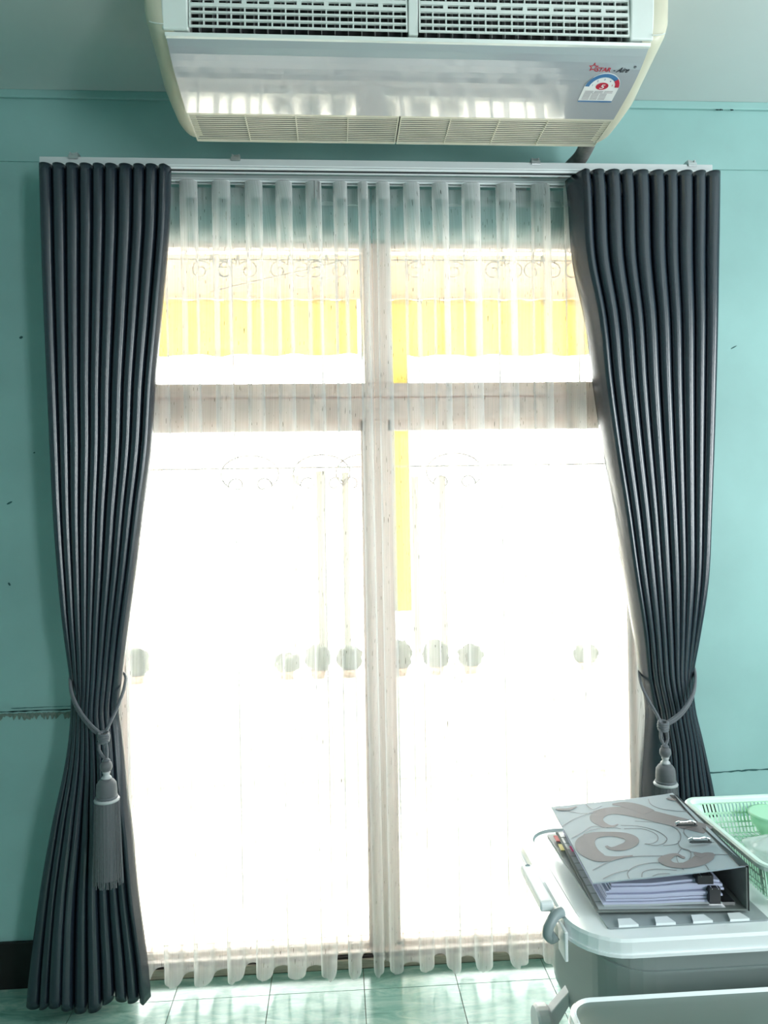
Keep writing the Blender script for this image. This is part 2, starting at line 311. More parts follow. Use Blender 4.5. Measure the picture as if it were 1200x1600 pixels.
floor = struct('floor', MB().box(XL-.15, XR+.15, YB-.15, .02, -.06, -.003), 'grout')
TS = .296; tm = MB().box(0, TS-.0025, 0, TS-.0025, -.012, 0)
t0 = None; ti = 0
for j in range(16):
    for i in range(-8, 10):
        x = .061+TS*i; y = -.1155-TS*j
        x0, x1 = max(x, XL), min(x+TS, XR); ys = (y, -.006) if j == 0 else (y, y+TS)
        if x1-x0 < .03: continue
        if ti >= 297: continue
        ti += 1
        o = MB().box(x0+.0012, x1-.0012, ys[0]+.0012 if j else ys[0]+.0012, ys[1]-.0012, -.010, rnd.uniform(-.0004, .0004)).build('tile', 'tile', floor)
# row j=0 spans y -.1155..-.006 ; rows j>=1 below
# ---------------------------------------------------------------- the glazed door: window_1
mx = .147
win = struct('window_1', MB().box(WX0, WX1, .03, .10, 2.384, WZ), 'frame', bevel=.004)
def wpart(n, mb, mt, **k): return mb.build(n, mt, win, **k)
wpart('jamb', MB().box(WX0, WX0+.05, .03, .10, .05, 2.384), 'frame', bevel=.004)
wpart('jamb', MB().box(WX1-.05, WX1, .03, .10, .05, 2.384), 'frame', bevel=.004)
wpart('transom', MB().box(WX0+.05, WX1-.05, .03, .10, 1.885, 1.932), 'frame', bevel=.003)
wpart('transom', MB().box(WX0+.05, WX1-.05, .022, .10, 1.808, 1.880), 'frame', bevel=.003)
wpart('mullion', MB().box(mx-.045, mx+.045, .025, .105, 1.932, 2.384), 'frame', bevel=.004)
wpart('mullion', MB().box(mx-.048, mx+.030, .025, .105, .044, 1.808), 'frame', bevel=.004)
wpart('threshold', MB().box(WX0, WX1, -.006, .14, 0, .030), 'threshold', bevel=.003)
wpart('threshold_joint', MB().box(WX0, WX1, .0, .12, .030, .038), 'threshold_dark')
wpart('bottom_rail', MB().box(WX0, WX1, .01, .11, .038, .044), 'frame', bevel=.004)
wpart('pane', MB().box(WX0+.05, mx-.045, .062, .066, 1.932, 2.384), 'glass'); wpart('pane', MB().box(mx+.045, WX1-.05, .062, .066, 1.932, 2.384), 'glass')
for (a, b) in ((WX0+.05, mx-.048), (mx+.030, WX1-.05)):
    for k, (c, d) in enumerate(((a, b),)):
        yy = .045
        s = wpart('sash', MB().box(c, c+.014, yy, yy+.024, .044, 1.808).box(d-.014, d, yy, yy+.024, .044, 1.808).box(c, d, yy, yy+.024, .044, .054).box(c, d, yy, yy+.024, 1.775, 1.808), 'frame')
        MB().box(c+.014, d-.014, yy+.010, yy+.014, .054, 1.775).build('pane', 'glass', s)
# iron guard with scrolls outside the glass
guard = thing('window_guard', (.147, .17, 1.6), 'grey wrought-iron window guard with scrolls seen through the sheer curtain', 'window guard')
def spiral(cx, cz, r0, turns, s, a0, y=.17, n=26):
    return [(cx+s*r0*(1-.72*t/n)*math.cos(a0+turns*2*PI*t/n), y, cz+r0*(1-.72*t/n)*math.sin(a0+turns*2*PI*t/n)) for t in range(n+1)]
for zz in (2.43, 1.93, 1.70):
    MB().tube([(WX0, .17, zz-.04), (WX1, .17, zz-.04)], .003, 6).build('bar', 'iron', guard)
for X in (-.33, -.02, .32, .61, .90):
    MB().tube([(X-.02, .17, .12), (X-.02, .17, 2.39)], .002, 6).build('bar', 'iron', guard)
for X in (-.42, -.33, -.15, -.02, .33, .47, .61, .75, .90):
    for s in (-1, 1):
        if (X in (.33, .47) and s == 1) : continue
        MB().tube([(X, .17, 2.42), (X+s*.004, .17, 2.39)]+spiral(X+s*.038, 2.352, .036, 1.25, -s, .5), .003, 5).build('scroll', 'iron', guard, smooth=True)
for X in (-.30, -.05, .10, .42):
    for s in (-1, 1): MB().tube([(X+s*.10*math.sin(a*PI/12), .17, 1.64+.065*math.cos(a*PI/12)) for a in range(0, 10)]+spiral(X+s*.045, 1.60, .03, .9, s, 0), .003, 5).build('scroll', 'iron', guard, smooth=True)
wire = MB().tube([(-.42, .13, 2.265), (-.28, .13, 2.30), (-.1, .13, 2.34), (.02, .13, 2.37), (.135, .13, 2.405)], .0022, 5).build('hanging_wire', 'iron', smooth=True)
tag(wire, 'thin slanting wire across the upper left pane behind the sheer curtain', 'wire')
# outside
def outside():
    o = MB().box(-9, 9, .151, 16, -.2, -.012).build('trim_2', 'outside', kind='structure')
    o = MB().box(-6, 6, .15, 1.62, 2.66, 2.74).build('trim_3', 'peach', kind='structure')
    t = thing('yellow_valance', (.15, 1.62, 2.7), 'yellow cloth valance hanging outside above the doorway under the porch', 'valance')
    def sheet(x0, x1, z0, z1, name, ph):
        m = MB(); n = int((x1-x0)/.02); vs = []
        for j in range(5):
            for i in range(n+1):
                x = x0+(x1-x0)*i/n; vs.append((x, 1.6+.012*math.sin(x*40+ph), z1+(z0-z1)*j/4+(.006*math.sin(x*23) if j == 4 else 0)))
        m.add(vs, [(j*(n+1)+i, j*(n+1)+i+1, (j+1)*(n+1)+i+1, (j+1)*(n+1)+i) for j in range(4) for i in range(n)]); m.build(name, 'yellow', t, smooth=True, solid=.003)
    sheet(-3, -1.1, 2.36, 2.655, 'cloth_panel', 0); sheet(-1.09, .13, 2.357, 2.655, 'cloth_panel', 1); sheet(.15, 3.2, 2.35, 2.655, 'cloth_panel', 2)
    t = thing('yellow_drop_curtain', (.36, 1.7, 2.3), 'narrow yellow cloth hanging outside right of the middle post', 'curtain')
    m = MB(); vs = []; n = 10
    for j in range(9):
        for i in range(n+1): vs.append((.31+.095*i/n, 1.66+.012*math.sin(i*1.6), 2.5-1.55*j/8))
    m.add(vs, [(j*(n+1)+i, j*(n+1)+i+1, (j+1)*(n+1)+i+1, (j+1)*(n+1)+i) for j in range(8) for i in range(n)]); m.build('cloth', 'yellow', t, smooth=True, solid=.003)
    MB().box(-6, 6, 1.75, 1.9, -.012, .56).build('trim_4', 'outside', kind='structure', bevel=.01)
    spots = [(-1.14, .17, 'leftmost shrub on the low wall outside, beside the left curtain'), (-.30, .12, 'small shrub on the outside wall, first left of the middle group'), (-.12, .16, 'rounded shrub on the outside wall left of the centre post'),
             (.06, .15, 'shrub on the outside wall just left of the centre post'), (.35, .17, 'shrub on the outside wall just right of the centre post'), (.56, .17, 'tallest rounded shrub right of the centre post outside'),
             (.76, .14, 'low wide shrub on the outside wall right of the tallest one'), (1.44, .12, 'last shrub to the right on the outside wall, beside the grey block')]
    for q, (x, h, lab) in enumerate(spots):
        t = thing('potted_shrub', (x, 1.83, .56), lab, 'plant', 'potted shrubs on the low wall outside')
        MB().lathe((x, 1.83, .56), [(.035, 0), (.045, .04), (.05, .045), (.045, .045)], 12).build('pot', 'pot', t)
        b = bmesh.new(); bmesh.ops.create_icosphere(b, subdivisions=3, radius=1); rr = random.Random(q)
        for v in b.verts: v.co *= rr.uniform(.82, 1.12)
        mm = MB().add([(x+v.co.x*.075, 1.83+v.co.y*.06, .56+.03+h*.5+v.co.z*h*.5) for v in b.verts], [tuple(v.index for v in f.verts) for f in b.faces]); b.free()
        mm.build('foliage', 'leaf', t)
    tag(MB().box(1.56, 1.63, 1.78, 1.88, .56, .745).build('concrete_block', 'outside', bevel=.006), 'grey upright block standing on the outside wall at the far right', 'block')
    for q, (x, w, z) in enumerate(((-.245, .045, 1.72), (-.095, .05, 1.74), (.055, .04, 1.73), (.475, .045, 1.70), (.64, .04, 1.70))):
        t = thing('gate_post', (x, 2.05, -.012), ('slim dark gate post outside, leftmost behind the left sheer', 'second slim gate post outside behind the left sheer', 'slim gate post outside beside the centre post', 'slim gate post outside just right of the centre post', 'rightmost slim gate post outside behind the right sheer')[q], 'post', 'gate posts beyond the low wall')
        MB().box(x-w/2, x+w/2, 2.03, 2.07, -.012, z).build('shaft', 'iron', t, bevel=.002)
        MB().box(x-w/2-.004, x+w/2+.004, 2.026, 2.074, z, z+.012).build('cap', 'iron', t, bevel=.002)
outside()

# ---------------------------------------------------------------- curtain rails
def rail(z0, z1, x0, x1, yc, w, label, name='curtain_rail'):
    t = thing(name, ((x0+x1)/2, yc, z0), label, 'curtain rail')
    MB().box(x0, x1, yc-w/2, yc+w/2, z0+.005, z1).build('profile', 'alu', t, bevel=.002)
    MB().box(x0, x1, yc-w/2+.003, yc+w/2-.003, z0+.002, z0+.005).build('groove', 'groove', t)
    MB().box(x0, x1, yc-w/2-.002, yc-w/2+.004, z0-.002, z0+.003).build('lip', 'alu_lip', t)
    MB().box(x0, x1, yc-w/2-.002, yc-w/2+.003, z0+.006, z0+.009).build('lip', 'alu_lip', t)
    MB().box(x0, x1, yc+w/2-.004, yc+w/2, z0-.002, z0+.005).build('lip', 'alu_lip', t)
    return t
r1 = rail(2.550, 2.580, -.868, 1.205, -.160, .030, 'long white front curtain rail carrying the dark curtains')
r2 = rail(2.553, 2.575, -.76, 1.03, -.070, .022, 'thinner white rear rail carrying the sheer curtains')
for k, X in enumerate((-.768, -.287, .637, 1.138)):
    t = thing('rail_bracket', (X, -.16, 2.58), ('steel rail bracket above the left dark curtain', 'steel bracket on the front rail left of the air conditioner middle', 'steel bracket on the front rail near the drain pipe', 'steel rail bracket above the right end of the front rail')[k], 'bracket', 'brackets holding the curtain rails')
    MB().box(X-.014, X+.014, -.178, -.142, 2.5805, 2.584).box(X-.014, X+.014, -.180, -.177, 2.572, 2.584).build('clip', 'steel', t, bevel=.001)
    MB().box(X-.012, X-.008, -.175, -.145, 2.584, 2.594).box(X+.008, X+.012, -.175, -.145, 2.584, 2.594).box(X-.012, X+.012, -.16, -.155, 2.592, 2.596).build('clamp', 'steel', t)
    MB().box(X-.009, X+.009, -.16, -.006, 2.596, 2.599).box(X-.011, X+.011, -.0085, -.0062, 2.575, 2.62).build('arm', 'steel', t)
for k, X in enumerate((-.292, .632)):
    t = thing('rail_bracket', (X, -.07, 2.575), ('small bracket of the rear rail left, behind the sheer heading', 'small bracket of the rear rail right, behind the sheer heading')[k], 'bracket', 'brackets holding the curtain rails')
    MB().box(X-.013, X+.013, -.084, -.056, 2.5755, 2.579).box(X-.01, X+.01, -.084, -.081, 2.579, 2.590).build('clip', 'steel', t)
    MB().box(X-.02, X+.02, -.056, -.001, 2.577, 2.580).box(X-.02, X+.02, -.003, -.001, 2.51, 2.58).build('arm', 'alu', t)
    MB().lathe((0, 0, 0), [(.004, 0), (.004, .002)], 8).build('screw', 'ink', t).matrix_world = Matrix.Translation((X, -.003, 2.545)) @ Matrix.Rotation(PI/2, 4, 'X')

# ---------------------------------------------------------------- dark curtains
def dark_curtain(side, outer, inner, ret, zt, zb, knot_z, label, seed):
    rdep = .45 if side == 'l' else 1.0
    rr = random.Random(seed); NF = 10; K = 20; sgn = 1 if side == 'l' else -1
    t = thing('dark_curtain', ((outer[0][1]+inner[0][1])/2, -.165, 0), label, 'curtain')
    wj = [rr.uniform(-.10, .10) for _ in range(NF+1)]; wb = [rr.uniform(-.30, .30) for _ in range(NF+1)]; wb[0] = wb[-1] = wj[0] = wj[-1] = 0
    db = [rr.uniform(-.022, .022) for _ in range(NF+1)]; hb = [rr.uniform(-.012, .03) for _ in range(NF+1)]; phz = [rr.uniform(0, 6) for _ in range(NF+1)]
    smooth = lambda a, b, x: (lambda q: q*q*(3-2*q))(max(0, min(1, (x-a)/(b-a))))
    zs = []; NZ = 110
    for j in range(NZ+1): zs.append(zt+(zb-zt)*j/NZ)
    S = [(NF-.5)*i/(int((NF-.5)*K)) for i in range(int((NF-.5)*K)+1)]
    mb = MB(); nr = 6; W = len(S)+nr
    for z in zs:
        xo, xi = interp(outer, z), interp(inner, z); rw = interp(ret, z)
        tight = math.exp(-((z-knot_z)/.20)**2); low = smooth(knot_z-.05, .25, z) if z < knot_z else 0
        low = 1-smooth(.25, knot_z-.04, z); mid = 1-smooth(knot_z+.1, 1.9, z)
        xl = xi-sgn*rw                 # inner lobe front ends here
        def pos(s):
            k = int(s); fr = s-k; k1 = min(k+1, NF)
            a, b = wj[k], wj[k1]; ja = a+(b-a)*fr; a, b = wb[k], wb[k1]; jb = a+(b-a)*fr
            q0 = 0; q1 = NF-.5; pitch = abs(xl-xo)/q1; rr_ = .43*pitch
            amp = .040*(1-.45*tight)+.006*low; amp = max(amp, .6*rr_)
            if fr < .2: lx = .07*fr/.2; ly = amp-(2*amp-rr_)*fr/.2
            elif fr > .8: lx = 1-.07*(1-fr)/.2; ly = amp-(2*amp-rr_)*(1-fr)/.2
            else:
                th = PI*(fr-.2)/.6; lx = .5-.43*math.cos(th); ly = -amp+rr_*(1-math.sin(th))
            q = k+lx+ja+jb*low
            x = xo+(xl-xo)*max(0.0, min(1.0, (q-q0)/(q1-q0)))
            y = -.165+ly + (db[k]+(db[k1]-db[k])*fr)*low
            u = (s/q1-.5)*2
            y += -.040*tight*(1-u*u) + .02*tight
            x += .0015*math.sin(z*5+phz[k]+(phz[k1]-phz[k])*fr)*(mid)*(1-abs(u)**3)
            return x, y
        for s in S:
            x, y = pos(s); k = int(s); zz = z
            if z < .4: zz = z + hb[min(k, NF)]*smooth(.4, zb, z)*.0
            mb.v.append((x, y, zz))
        x0, y0 = pos(S[-1])
        for q in range(1, nr+1):
            f = q/nr; mb.v.append((x0+(xi-x0)*f + sgn*.006*math.sin(f*PI)*(1-low), y0+(-.115-y0)*f*rdep, z))
    for j in range(NZ):
        for i in range(W-1): mb.f.append((j*W+i, j*W+i+1, (j+1)*W+i+1, (j+1)*W+i))
    # hem ripples
    for i in range(W):
        s = S[i] if i < len(S) else NF-.5; k = int(s); fr = s-k
        d = hb[k]+(hb[min(k+1, NF)]-hb[k])*fr
        for j in range(NZ-9, NZ+1):
            v = mb.v[j*W+i]; mb.v[j*W+i] = (v[0], v[1], v[2]+d*((j-NZ+9)/9.0))
    mb.uv = [(0, 0)]*len(mb.v)
    mb.build('cloth', 'satin', t, smooth=True, fix=False, solid=.0022)
    # heading tape behind the top of the folds
    h = MB(); n = len(S)
    for j in (0, 4):
        for i in range(n): x, y, z = mb.v[j*W+i]; h.v.append((x, y+.0032, z-.004))
    h.f = [(i, i+1, n+i+1, n+i) for i in range(n-1)]
    h.build('heading_tape', 'lining', t, smooth=True, solid=.001)
    return t
LO = [(2.56, -.865), (2.28, -.862), (1.9, -.852), (1.52, -.84), (1.23, -.822), (1.02, -.806), (.924, -.807), (.753, -.825), (.564, -.865), (.375, -.902), (.186, -.931), (.02, -.948)]
LI = [(2.56, -.482), (2.38, -.490), (2.28, -.499), (2.09, -.519), (1.9, -.54), (1.7, -.556), (1.51, -.583), (1.32, -.609), (1.13, -.64), (1.015, -.659), (.92, -.672), (.843, -.664), (.747, -.653), (.65, -.643), (.554, -.631), (.361, -.616), (.168, -.595), (.02, -.585)]
RI = [(2.55, .749), (2.487, .756), (2.287, .768), (2.09, .806), (1.89, .828), (1.69, .856), (1.49, .887), (1.29, .914), (1.085, .947), (.964, .963), (.863, .978), (.78, .972), (.684, .961), (.604, .957), (.3, .945), (.02, .94)]
RO = [(2.556, 1.226), (2.29, 1.217), (1.885, 1.199), (1.48, 1.175), (1.28, 1.161), (1.08, 1.131), (.96, 1.116), (.859, 1.123), (.777, 1.138), (.676, 1.153), (.575, 1.167), (.3, 1.20), (.02, 1.23)]
dark_curtain('l', LO, LI, [(2.56, .012), (1.5, .010), (.9, .012), (.7, .015), (0, .012)], 2.549, .040, .90, 'dark slate satin curtain gathered at the left of the doorway, hem on the tiles', 3)
dark_curtain('r', RO, RI, [(2.56, .034), (2.0, .022), (1.5, .014), (1.0, .012), (.86, .02), (.7, .05), (0, .06)], 2.549, .018, .88, 'dark slate satin curtain gathered at the right, behind the storage bins', 8)

# ---------------------------------------------------------------- tie-backs with tassels
def smooth_path(pts, n=10):
    P = [Vector(p) for p in pts]; out = []
    for i in range(len(P)-1):
        p0 = P[max(i-1, 0)]; p1 = P[i]; p2 = P[i+1]; p3 = P[min(i+2, len(P)-1)]
        for k in range(n):
            t = k/n; out.append(.5*((2*p1)+(p2-p0)*t+(2*p0-5*p1+4*p2-p3)*t*t+(3*p1-p0-3*p2+p3)*t**3))
    out.append(P[-1]); return out
def twisted(mb, pts, R=.0048, plies=3, pitch=.016):
    P = smooth_path(pts, 22); L = 0
    fr = []; up = Vector((0, 0, 1)); 
    for i, p in enumerate(P):
        if i: L += (P[i]-P[i-1]).length
        t = (P[min(i+1, len(P)-1)]-P[max(i-1, 0)]).normalized(); e1 = (up-t*up.dot(t))
        if e1.length < .1: e1 = Vector((1, 0, 0))-t*t.x
        e1.normalize(); up = e1; fr.append((p, e1, t.cross(e1), L))
    for q in range(plies):
        mb.tube([p+(e1*math.cos(2*PI*(l/pitch+q/plies))+e2*math.sin(2*PI*(l/pitch+q/plies)))*R*.5 for p, e1, e2, l in fr], R*.58, 6)
def tieback(s, kx, kz, outer_pts, inner_pts, tz, tx, ty, label, group):
    t = thing('tassel_tieback', (kx, -.25, kz), label, 'curtain tieback', group)
    for dy, dz in ((0, .0), (.001, -.0095)):
        m = MB(); twisted(m, [(x, y+dy, z+dz) for x, y, z in outer_pts]+[(kx, -.262, kz+dz*.4)]); m.build('cord', 'rope', t, smooth=True)
    m = MB(); twisted(m, [(kx, -.262, kz)]+inner_pts); m.build('cord', 'rope', t, smooth=True)
    m = MB()
    for k in range(4):     # knot: wound turns
        a = .012*(k-1.5)
        m.tube([(kx+.4*a*0+(.0125+.002*math.sin(k))*math.cos(q*PI/7), -.268+.0125*math.sin(q*PI/7), kz-.002+.55*a+.003*math.sin(q*PI/7)) for q in range(15)], .0042, 7)
    m.build('knot', 'rope', t, smooth=True)
    for dx in (-.011, .008):
        m = MB(); twisted(m, [(kx+dx, -.275, kz-.012), (kx+dx*1.15+(tx-kx)*.3, -.282, kz-.035), (tx+dx*.25, ty, tz+.004)], R=.0042); m.build('hanging_cord', 'rope', t, smooth=True)
    c = (tx, ty, tz)
    MB().lathe(c, [(.004, .008), (.009, .004), (.012, .0)][::-1]+[], 16).build('cap', 'rope', t, smooth=True)
    MB().lathe(c, [(.006, 0), (.0145, -.006), (.0165, -.014), (.0165, -.020), (.0125, -.028), (.006, -.031)], 28, lambda k, j: 1+.03*(k % 2)).build('ball', 'tassel', t, smooth=True)
    MB().lathe(c, [(.010, -.030), (.0115, -.033), (.009, -.038), (.009, -.042), (.013, -.045), (.015, -.049), (.011, -.052)], 28).build('neck_trim', 'tassel_trim', t, smooth=True)
    MB().lathe(c, [(.008, -.050), (.020, -.055), (.0265, -.065), (.028, -.08), (.0285, -.095), (.027, -.104), (.012, -.106)], 40, lambda k, j: 1+.025*(k % 2)).build('dome', 'tassel', t, smooth=True)
    MB().lathe(c, [(.018, -.098), (.029, -.099), (.0305, -.102), (.030, -.106), (.020, -.107)], 40, lambda k, j: 1+.03*(k % 2)).build('dome_braid', 'rope', t, smooth=True)
    MB().lathe(c, [(.018, -.104), (.033, -.106), (.0355, -.110), (.034, -.114), (.020, -.115)], 40).build('collar_trim', 'tassel_trim', t, smooth=True)
    rr = random.Random(7); m = MB(); n = 88
    for k in range(n):
        a = 2*PI*k/n; jit = rr.uniform(-.07, .07)
        zb = -.345+rr.uniform(-.008, .008); pts = []
        for f in (0, .15, .5, .85, 1):
            r = .0325+.0075*f+(.0012 if k % 2 else -.001); aa = a+jit*f
            pts.append((tx+r*math.cos(aa), ty+r*.9*math.sin(aa), tz-.112+(zb+.112)*f))
        m.tube(pts, .0013, 4)
    m.lathe(c, [(.030, -.112), (.032, -.118), (.034, -.2), (.037, -.33), (.02, -.331)], 44, lambda k, j: 1+.02*(k % 2)); m.build('fringe', 'tassel', t)
    return t
tieback(-1, -.680, .868, [(-.80, -.05, 1.055), (-.808, -.09, 1.05), (-.806, -.165, 1.025), (-.786, -.215, .985), (-.755, -.243, .94), (-.715, -.256, .895)],
        [(-.668, -.235, .905), (-.655, -.20, .945), (-.652, -.15, .985), (-.67, -.09, 1.01), (-.74, -.05, 1.03)], .806, -.667, -.292, 'grey tasselled cord tieback around the left dark curtain', 'tasselled curtain tiebacks')
tieback(1, .972, .842, [(1.13, -.05, 1.03), (1.127, -.10, 1.02), (1.118, -.175, .985), (1.090, -.225, .935), (1.05, -.25, .89), (1.01, -.258, .86)],
        [(.962, -.235, .875), (.952, -.20, .91), (.952, -.15, .95), (.98, -.09, .99), (1.06, -.05, 1.01)], .785, .966, -.292, 'grey tasselled cord tieback around the right dark curtain, fringe behind the binder', 'tasselled curtain tiebacks')

# ---------------------------------------------------------------- sheer curtains
OM = [(0, 0, -1), (.06, .10, -.97), (.12, .20, -.86), (.18, .27, -.55), (.24, .27, -.1), (.30, .19, .3), (.36, .12, .62), (.42, .20, .88), (.46, .33, .97), (.5, .5, 1)]
def omega(fr):
    m = fr > .5; f = 1-fr if m else fr
    x = interp([(-a, b) for a, b, c in OM], -f); y = interp([(-a, c) for a, b, c in OM], -f)
    return (1-x if m else x), y
def sheer(cx, label, seed, xa, xb):
    rr = random.Random(seed); t = thing('sheer_curtain', ((xa+xb)/2, -.07, 0), label, 'curtain')
    # cx: centres of the front folds. Back folds lie midway.
    n = len(cx); zt, zb = 2.549, .045; NZ = 90; K = 30
    j1 = [rr.uniform(-.012, .012) for _ in range(n+1)]; am = [rr.uniform(.7, 1.35) for _ in range(n+1)]; hb = [rr.uniform(-.012, .026) for _ in range(n+1)]
    ext = [cx[0]-(cx[1]-cx[0])*.6]+list(cx)+[cx[-1]+(cx[-1]-cx[-2])*.55]
    S = [1+(n-1)*i/((n-1)*K)-0 for i in range((n-1)*K+1)]
    S = [1-.5+ i/K for i in range(int((n)*K)+1)]          # .5 .. n+.5
    mb = MB(); uv = []
    for j in range(NZ+1):
        z = zt+(zb-zt)*j/NZ; dn = 1-(z-zb)/(zt-zb); u = 0; px = None
        for s in S:
            k = int(s); fr = s-k
            a = ext[k]+j1[min(k, n)]*dn; b = ext[min(k+1, n+1)]+j1[min(k+1, n)]*dn; p = abs(b-a)
            lx, ly = omega(fr); wv = .8*dn; lx = lx*(1-wv)+wv*(fr+.07*math.sin(4*PI*fr)); ly = ly*(1-wv)-wv*math.cos(2*PI*fr)
            x = a+(b-a)*lx + p*.04*math.sin(2*PI*fr+seed+z*1.3)*dn
            A = (.034+.022*dn)*am[min(k, n)] if dn > .1 else .034*(1-.0)*(1+ (am[min(k, n)]-1)*dn*10)+.0022*dn*10*am[min(k, n)]
            y = -.070+A*ly*.85 -.008*dn + .006*dn*math.sin(s*3.1+z*4)
            y = min(y, -.022)
            zz = z + hb[min(k, n)]*max(0, dn-.85)/.15*(1-math.cos(2*PI*fr))*.5*1.0
            if px: u += math.hypot(x-px[0], y-px[1])
            px = (x, y); mb.v.append((x, y, zz)); uv.append((u, z))
    W = len(S); mb.f = [(j*W+i, j*W+i+1, (j+1)*W+i+1, (j+1)*W+i) for j in range(NZ) for i in range(W-1)]; mb.uv = uv
    cl = mb.build('cloth', 'sheer', t, smooth=True, fix=False)
    h = MB(); huv = []
    for q in range(4):
        for i in range(W):
            x, y, z = mb.v[i]; h.v.append((x, y+.0015, z+.001-.055*q/3)); huv.append((uv[i][0]*.3, .1))
    h.f = [(q*W+i, q*W+i+1, (q+1)*W+i+1, (q+1)*W+i) for q in range(3) for i in range(W-1)]; h.uv = huv
    h.build('heading_tape', 'sheer_tape', t, smooth=True, fix=False)
sheer([-.73, -.64, -.545, -.449, -.347, -.243, -.150, -.054, .030, .106], 'left sheer white voile curtain reaching to the centre, fine dark slubs', 5, -.76, .13)
sheer([.160, .258, .349, .447, .564, .678, .785, .88, .97], 'right sheer white voile curtain from the centre to the right dark curtain', 11, .13, .99)

# ---------------------------------------------------------------- ceiling air conditioner
ac = thing('air_conditioner', (.205, -.45, 2.86), 'long white air conditioner hung under the ceiling above the curtains', 'air conditioner')
def acp(n, mb, mt, **k): return mb.build(n, mt, ac, **k)
AX0, AX1 = -.385, .790
prof = [(-.262, 2.60), (-.27, 2.592), (-.43, 2.592), (-.655, 2.641), (-.62, 2.66), (-.61, 2.85), (-.70, 2.852), (-.70, 2.862), (-.25, 2.862)]
acp('casing', MB().prism_x(prof, AX0+.01, AX1-.01), 'ac_white', bevel=.002)
capp = [(-.255, 2.862), (-.258, 2.66), (-.262, 2.615), (-.272, 2.594), (-.30, 2.5865), (-.36, 2.584), (-.43, 2.5845), (-.55, 2.607), (-.645, 2.631), (-.672, 2.638), (-.686, 2.652), (-.69, 2.70), (-.695, 2.78), (-.70, 2.862)]
for (xa, dr) in ((AX0, -1), (AX1, 1)):
    m = MB(); R = 8; n = len(capp); cy, cz = -.47, 2.88
    m.v += [(xa-dr*.022, y, z) for y, z in capp]
    for q in range(R+1):
        a = PI/2*q/R; w = .048
        ins = 1-math.cos(a)
        for (y, z) in capp:
            dy = (y-cy); zz = z+(.055*ins if z < 2.80 else 0); yy = y-math.copysign(1, dy)*(.055 if y > cy else .020)*ins
            m.v.append((xa+dr*w*math.sin(a), yy, min(zz, 2.862)))
    for q in range(R+1): m.f += [(q*n+i, q*n+i+1, (q+1)*n+i+1, (q+1)*n+i) for i in range(n-1)]
    m.f.append(tuple((R+1)*n+i for i in range(n)))
    acp('end_cap', m, 'ac_cream', smooth=True, label='rounded cream end cap')
    # seam bead round the cap where the outlet band meets the panel band
    acp('cap_seam', MB().tube([(xa+dr*.048*math.sin(a*PI/16)-dr*.0, -.688+.020*(1-math.cos(a*PI/16))-.001, 2.652+.03*(1-math.cos(a*PI/16))) for a in range(0, 5)], .0012, 5), 'ac_white')
for x0, x1 in ((AX0-.004, -.328), (.735, AX1+.004)):
    acp('corner_block', MB().prism_x([(-.60, 2.650), (-.685, 2.643), (-.692, 2.70), (-.702, 2.855), (-.60, 2.855)], x0, x1), 'ac_white', bevel=.004)
acp('centre_post', MB().prism_x([(-.60, 2.650), (-.684, 2.643), (-.690, 2.70), (-.699, 2.855), (-.60, 2.855)], .192, .215), 'ac_white', bevel=.002)
acp('outlet_duct', MB().box(-.33, .74, -.635, -.625, 2.648, 2.852), 'ac_dark')
acp('outlet_sill', MB().box(-.33, .74, -.665, -.625, 2.643, 2.648), 'ac_dark')
def pz(y):
    f = max(0, min(1, (-.432-y)/.236)); return 2.5805+.052*(.45*f+.55*f**4)
pm = MB(); npn = 14; pts = []
for k in range(npn+1):
    f = k/npn; y = -.432-.236*f; z = pz(y); pts.append((y, z))
pm.prism_x([(-.664, 2.6375), (-.66, 2.645)]+[(-.43, 2.592)]+pts, AX0+.002, AX1-.002)
pmo = acp('front_panel', pm, 'ac_panel', smooth=False, label='glossy white front panel')
acp('panel_lip', MB().prism_x([(-.676, 2.632), (-.679, 2.640), (-.660, 2.643), (-.664, 2.632)], AX0, AX1), 'ac_white', bevel=.0012)
# outlet grilles
for (x0, x1) in ((-.326, .190), (.217, .733)):
    g = acp('outlet_grille', MB().box(x0, x1, -.688, -.684, 2.648, 2.6525).box(x0, x0+.004, -.688, -.684, 2.6525, 2.80).box(x1-.004, x1, -.688, -.684, 2.6525, 2.80), 'ac_white', label='white louvred outlet grille')
    for k in range(9):
        z = 2.6655+.0172*k; h = .0022
        if k in (2, 3): h = .0042
        MB().box(x0+.004, x1-.004, -.689, -.683, z-h, z+h).build('louver', 'ac_white', g)
    for k in range(17):
        x = x0+.002+(x1-x0-.004)*k/16
        MB().box(x-.0016, x+.0016, -.6865, -.678, 2.6525, 2.80).build('upright', 'ac_white', g)
    for k in range(16):
        x = x0+(x1-x0)*(k+.62)/16
        MB().box(x-.0008, x+.0008, -.668, -.640, 2.650, 2.84).build('vane', 'ac_vane', g)
    for k in range(8):     # closes every other cell of the slotted row
        x = x0+(x1-x0)*(2*k+2)/16
        if k < 7: MB().box(x-.0055, x+.0055, -.6885, -.6835, 2.6655+.0172*2, 2.6655+.0172*3).build('slot_web', 'ac_white', g)
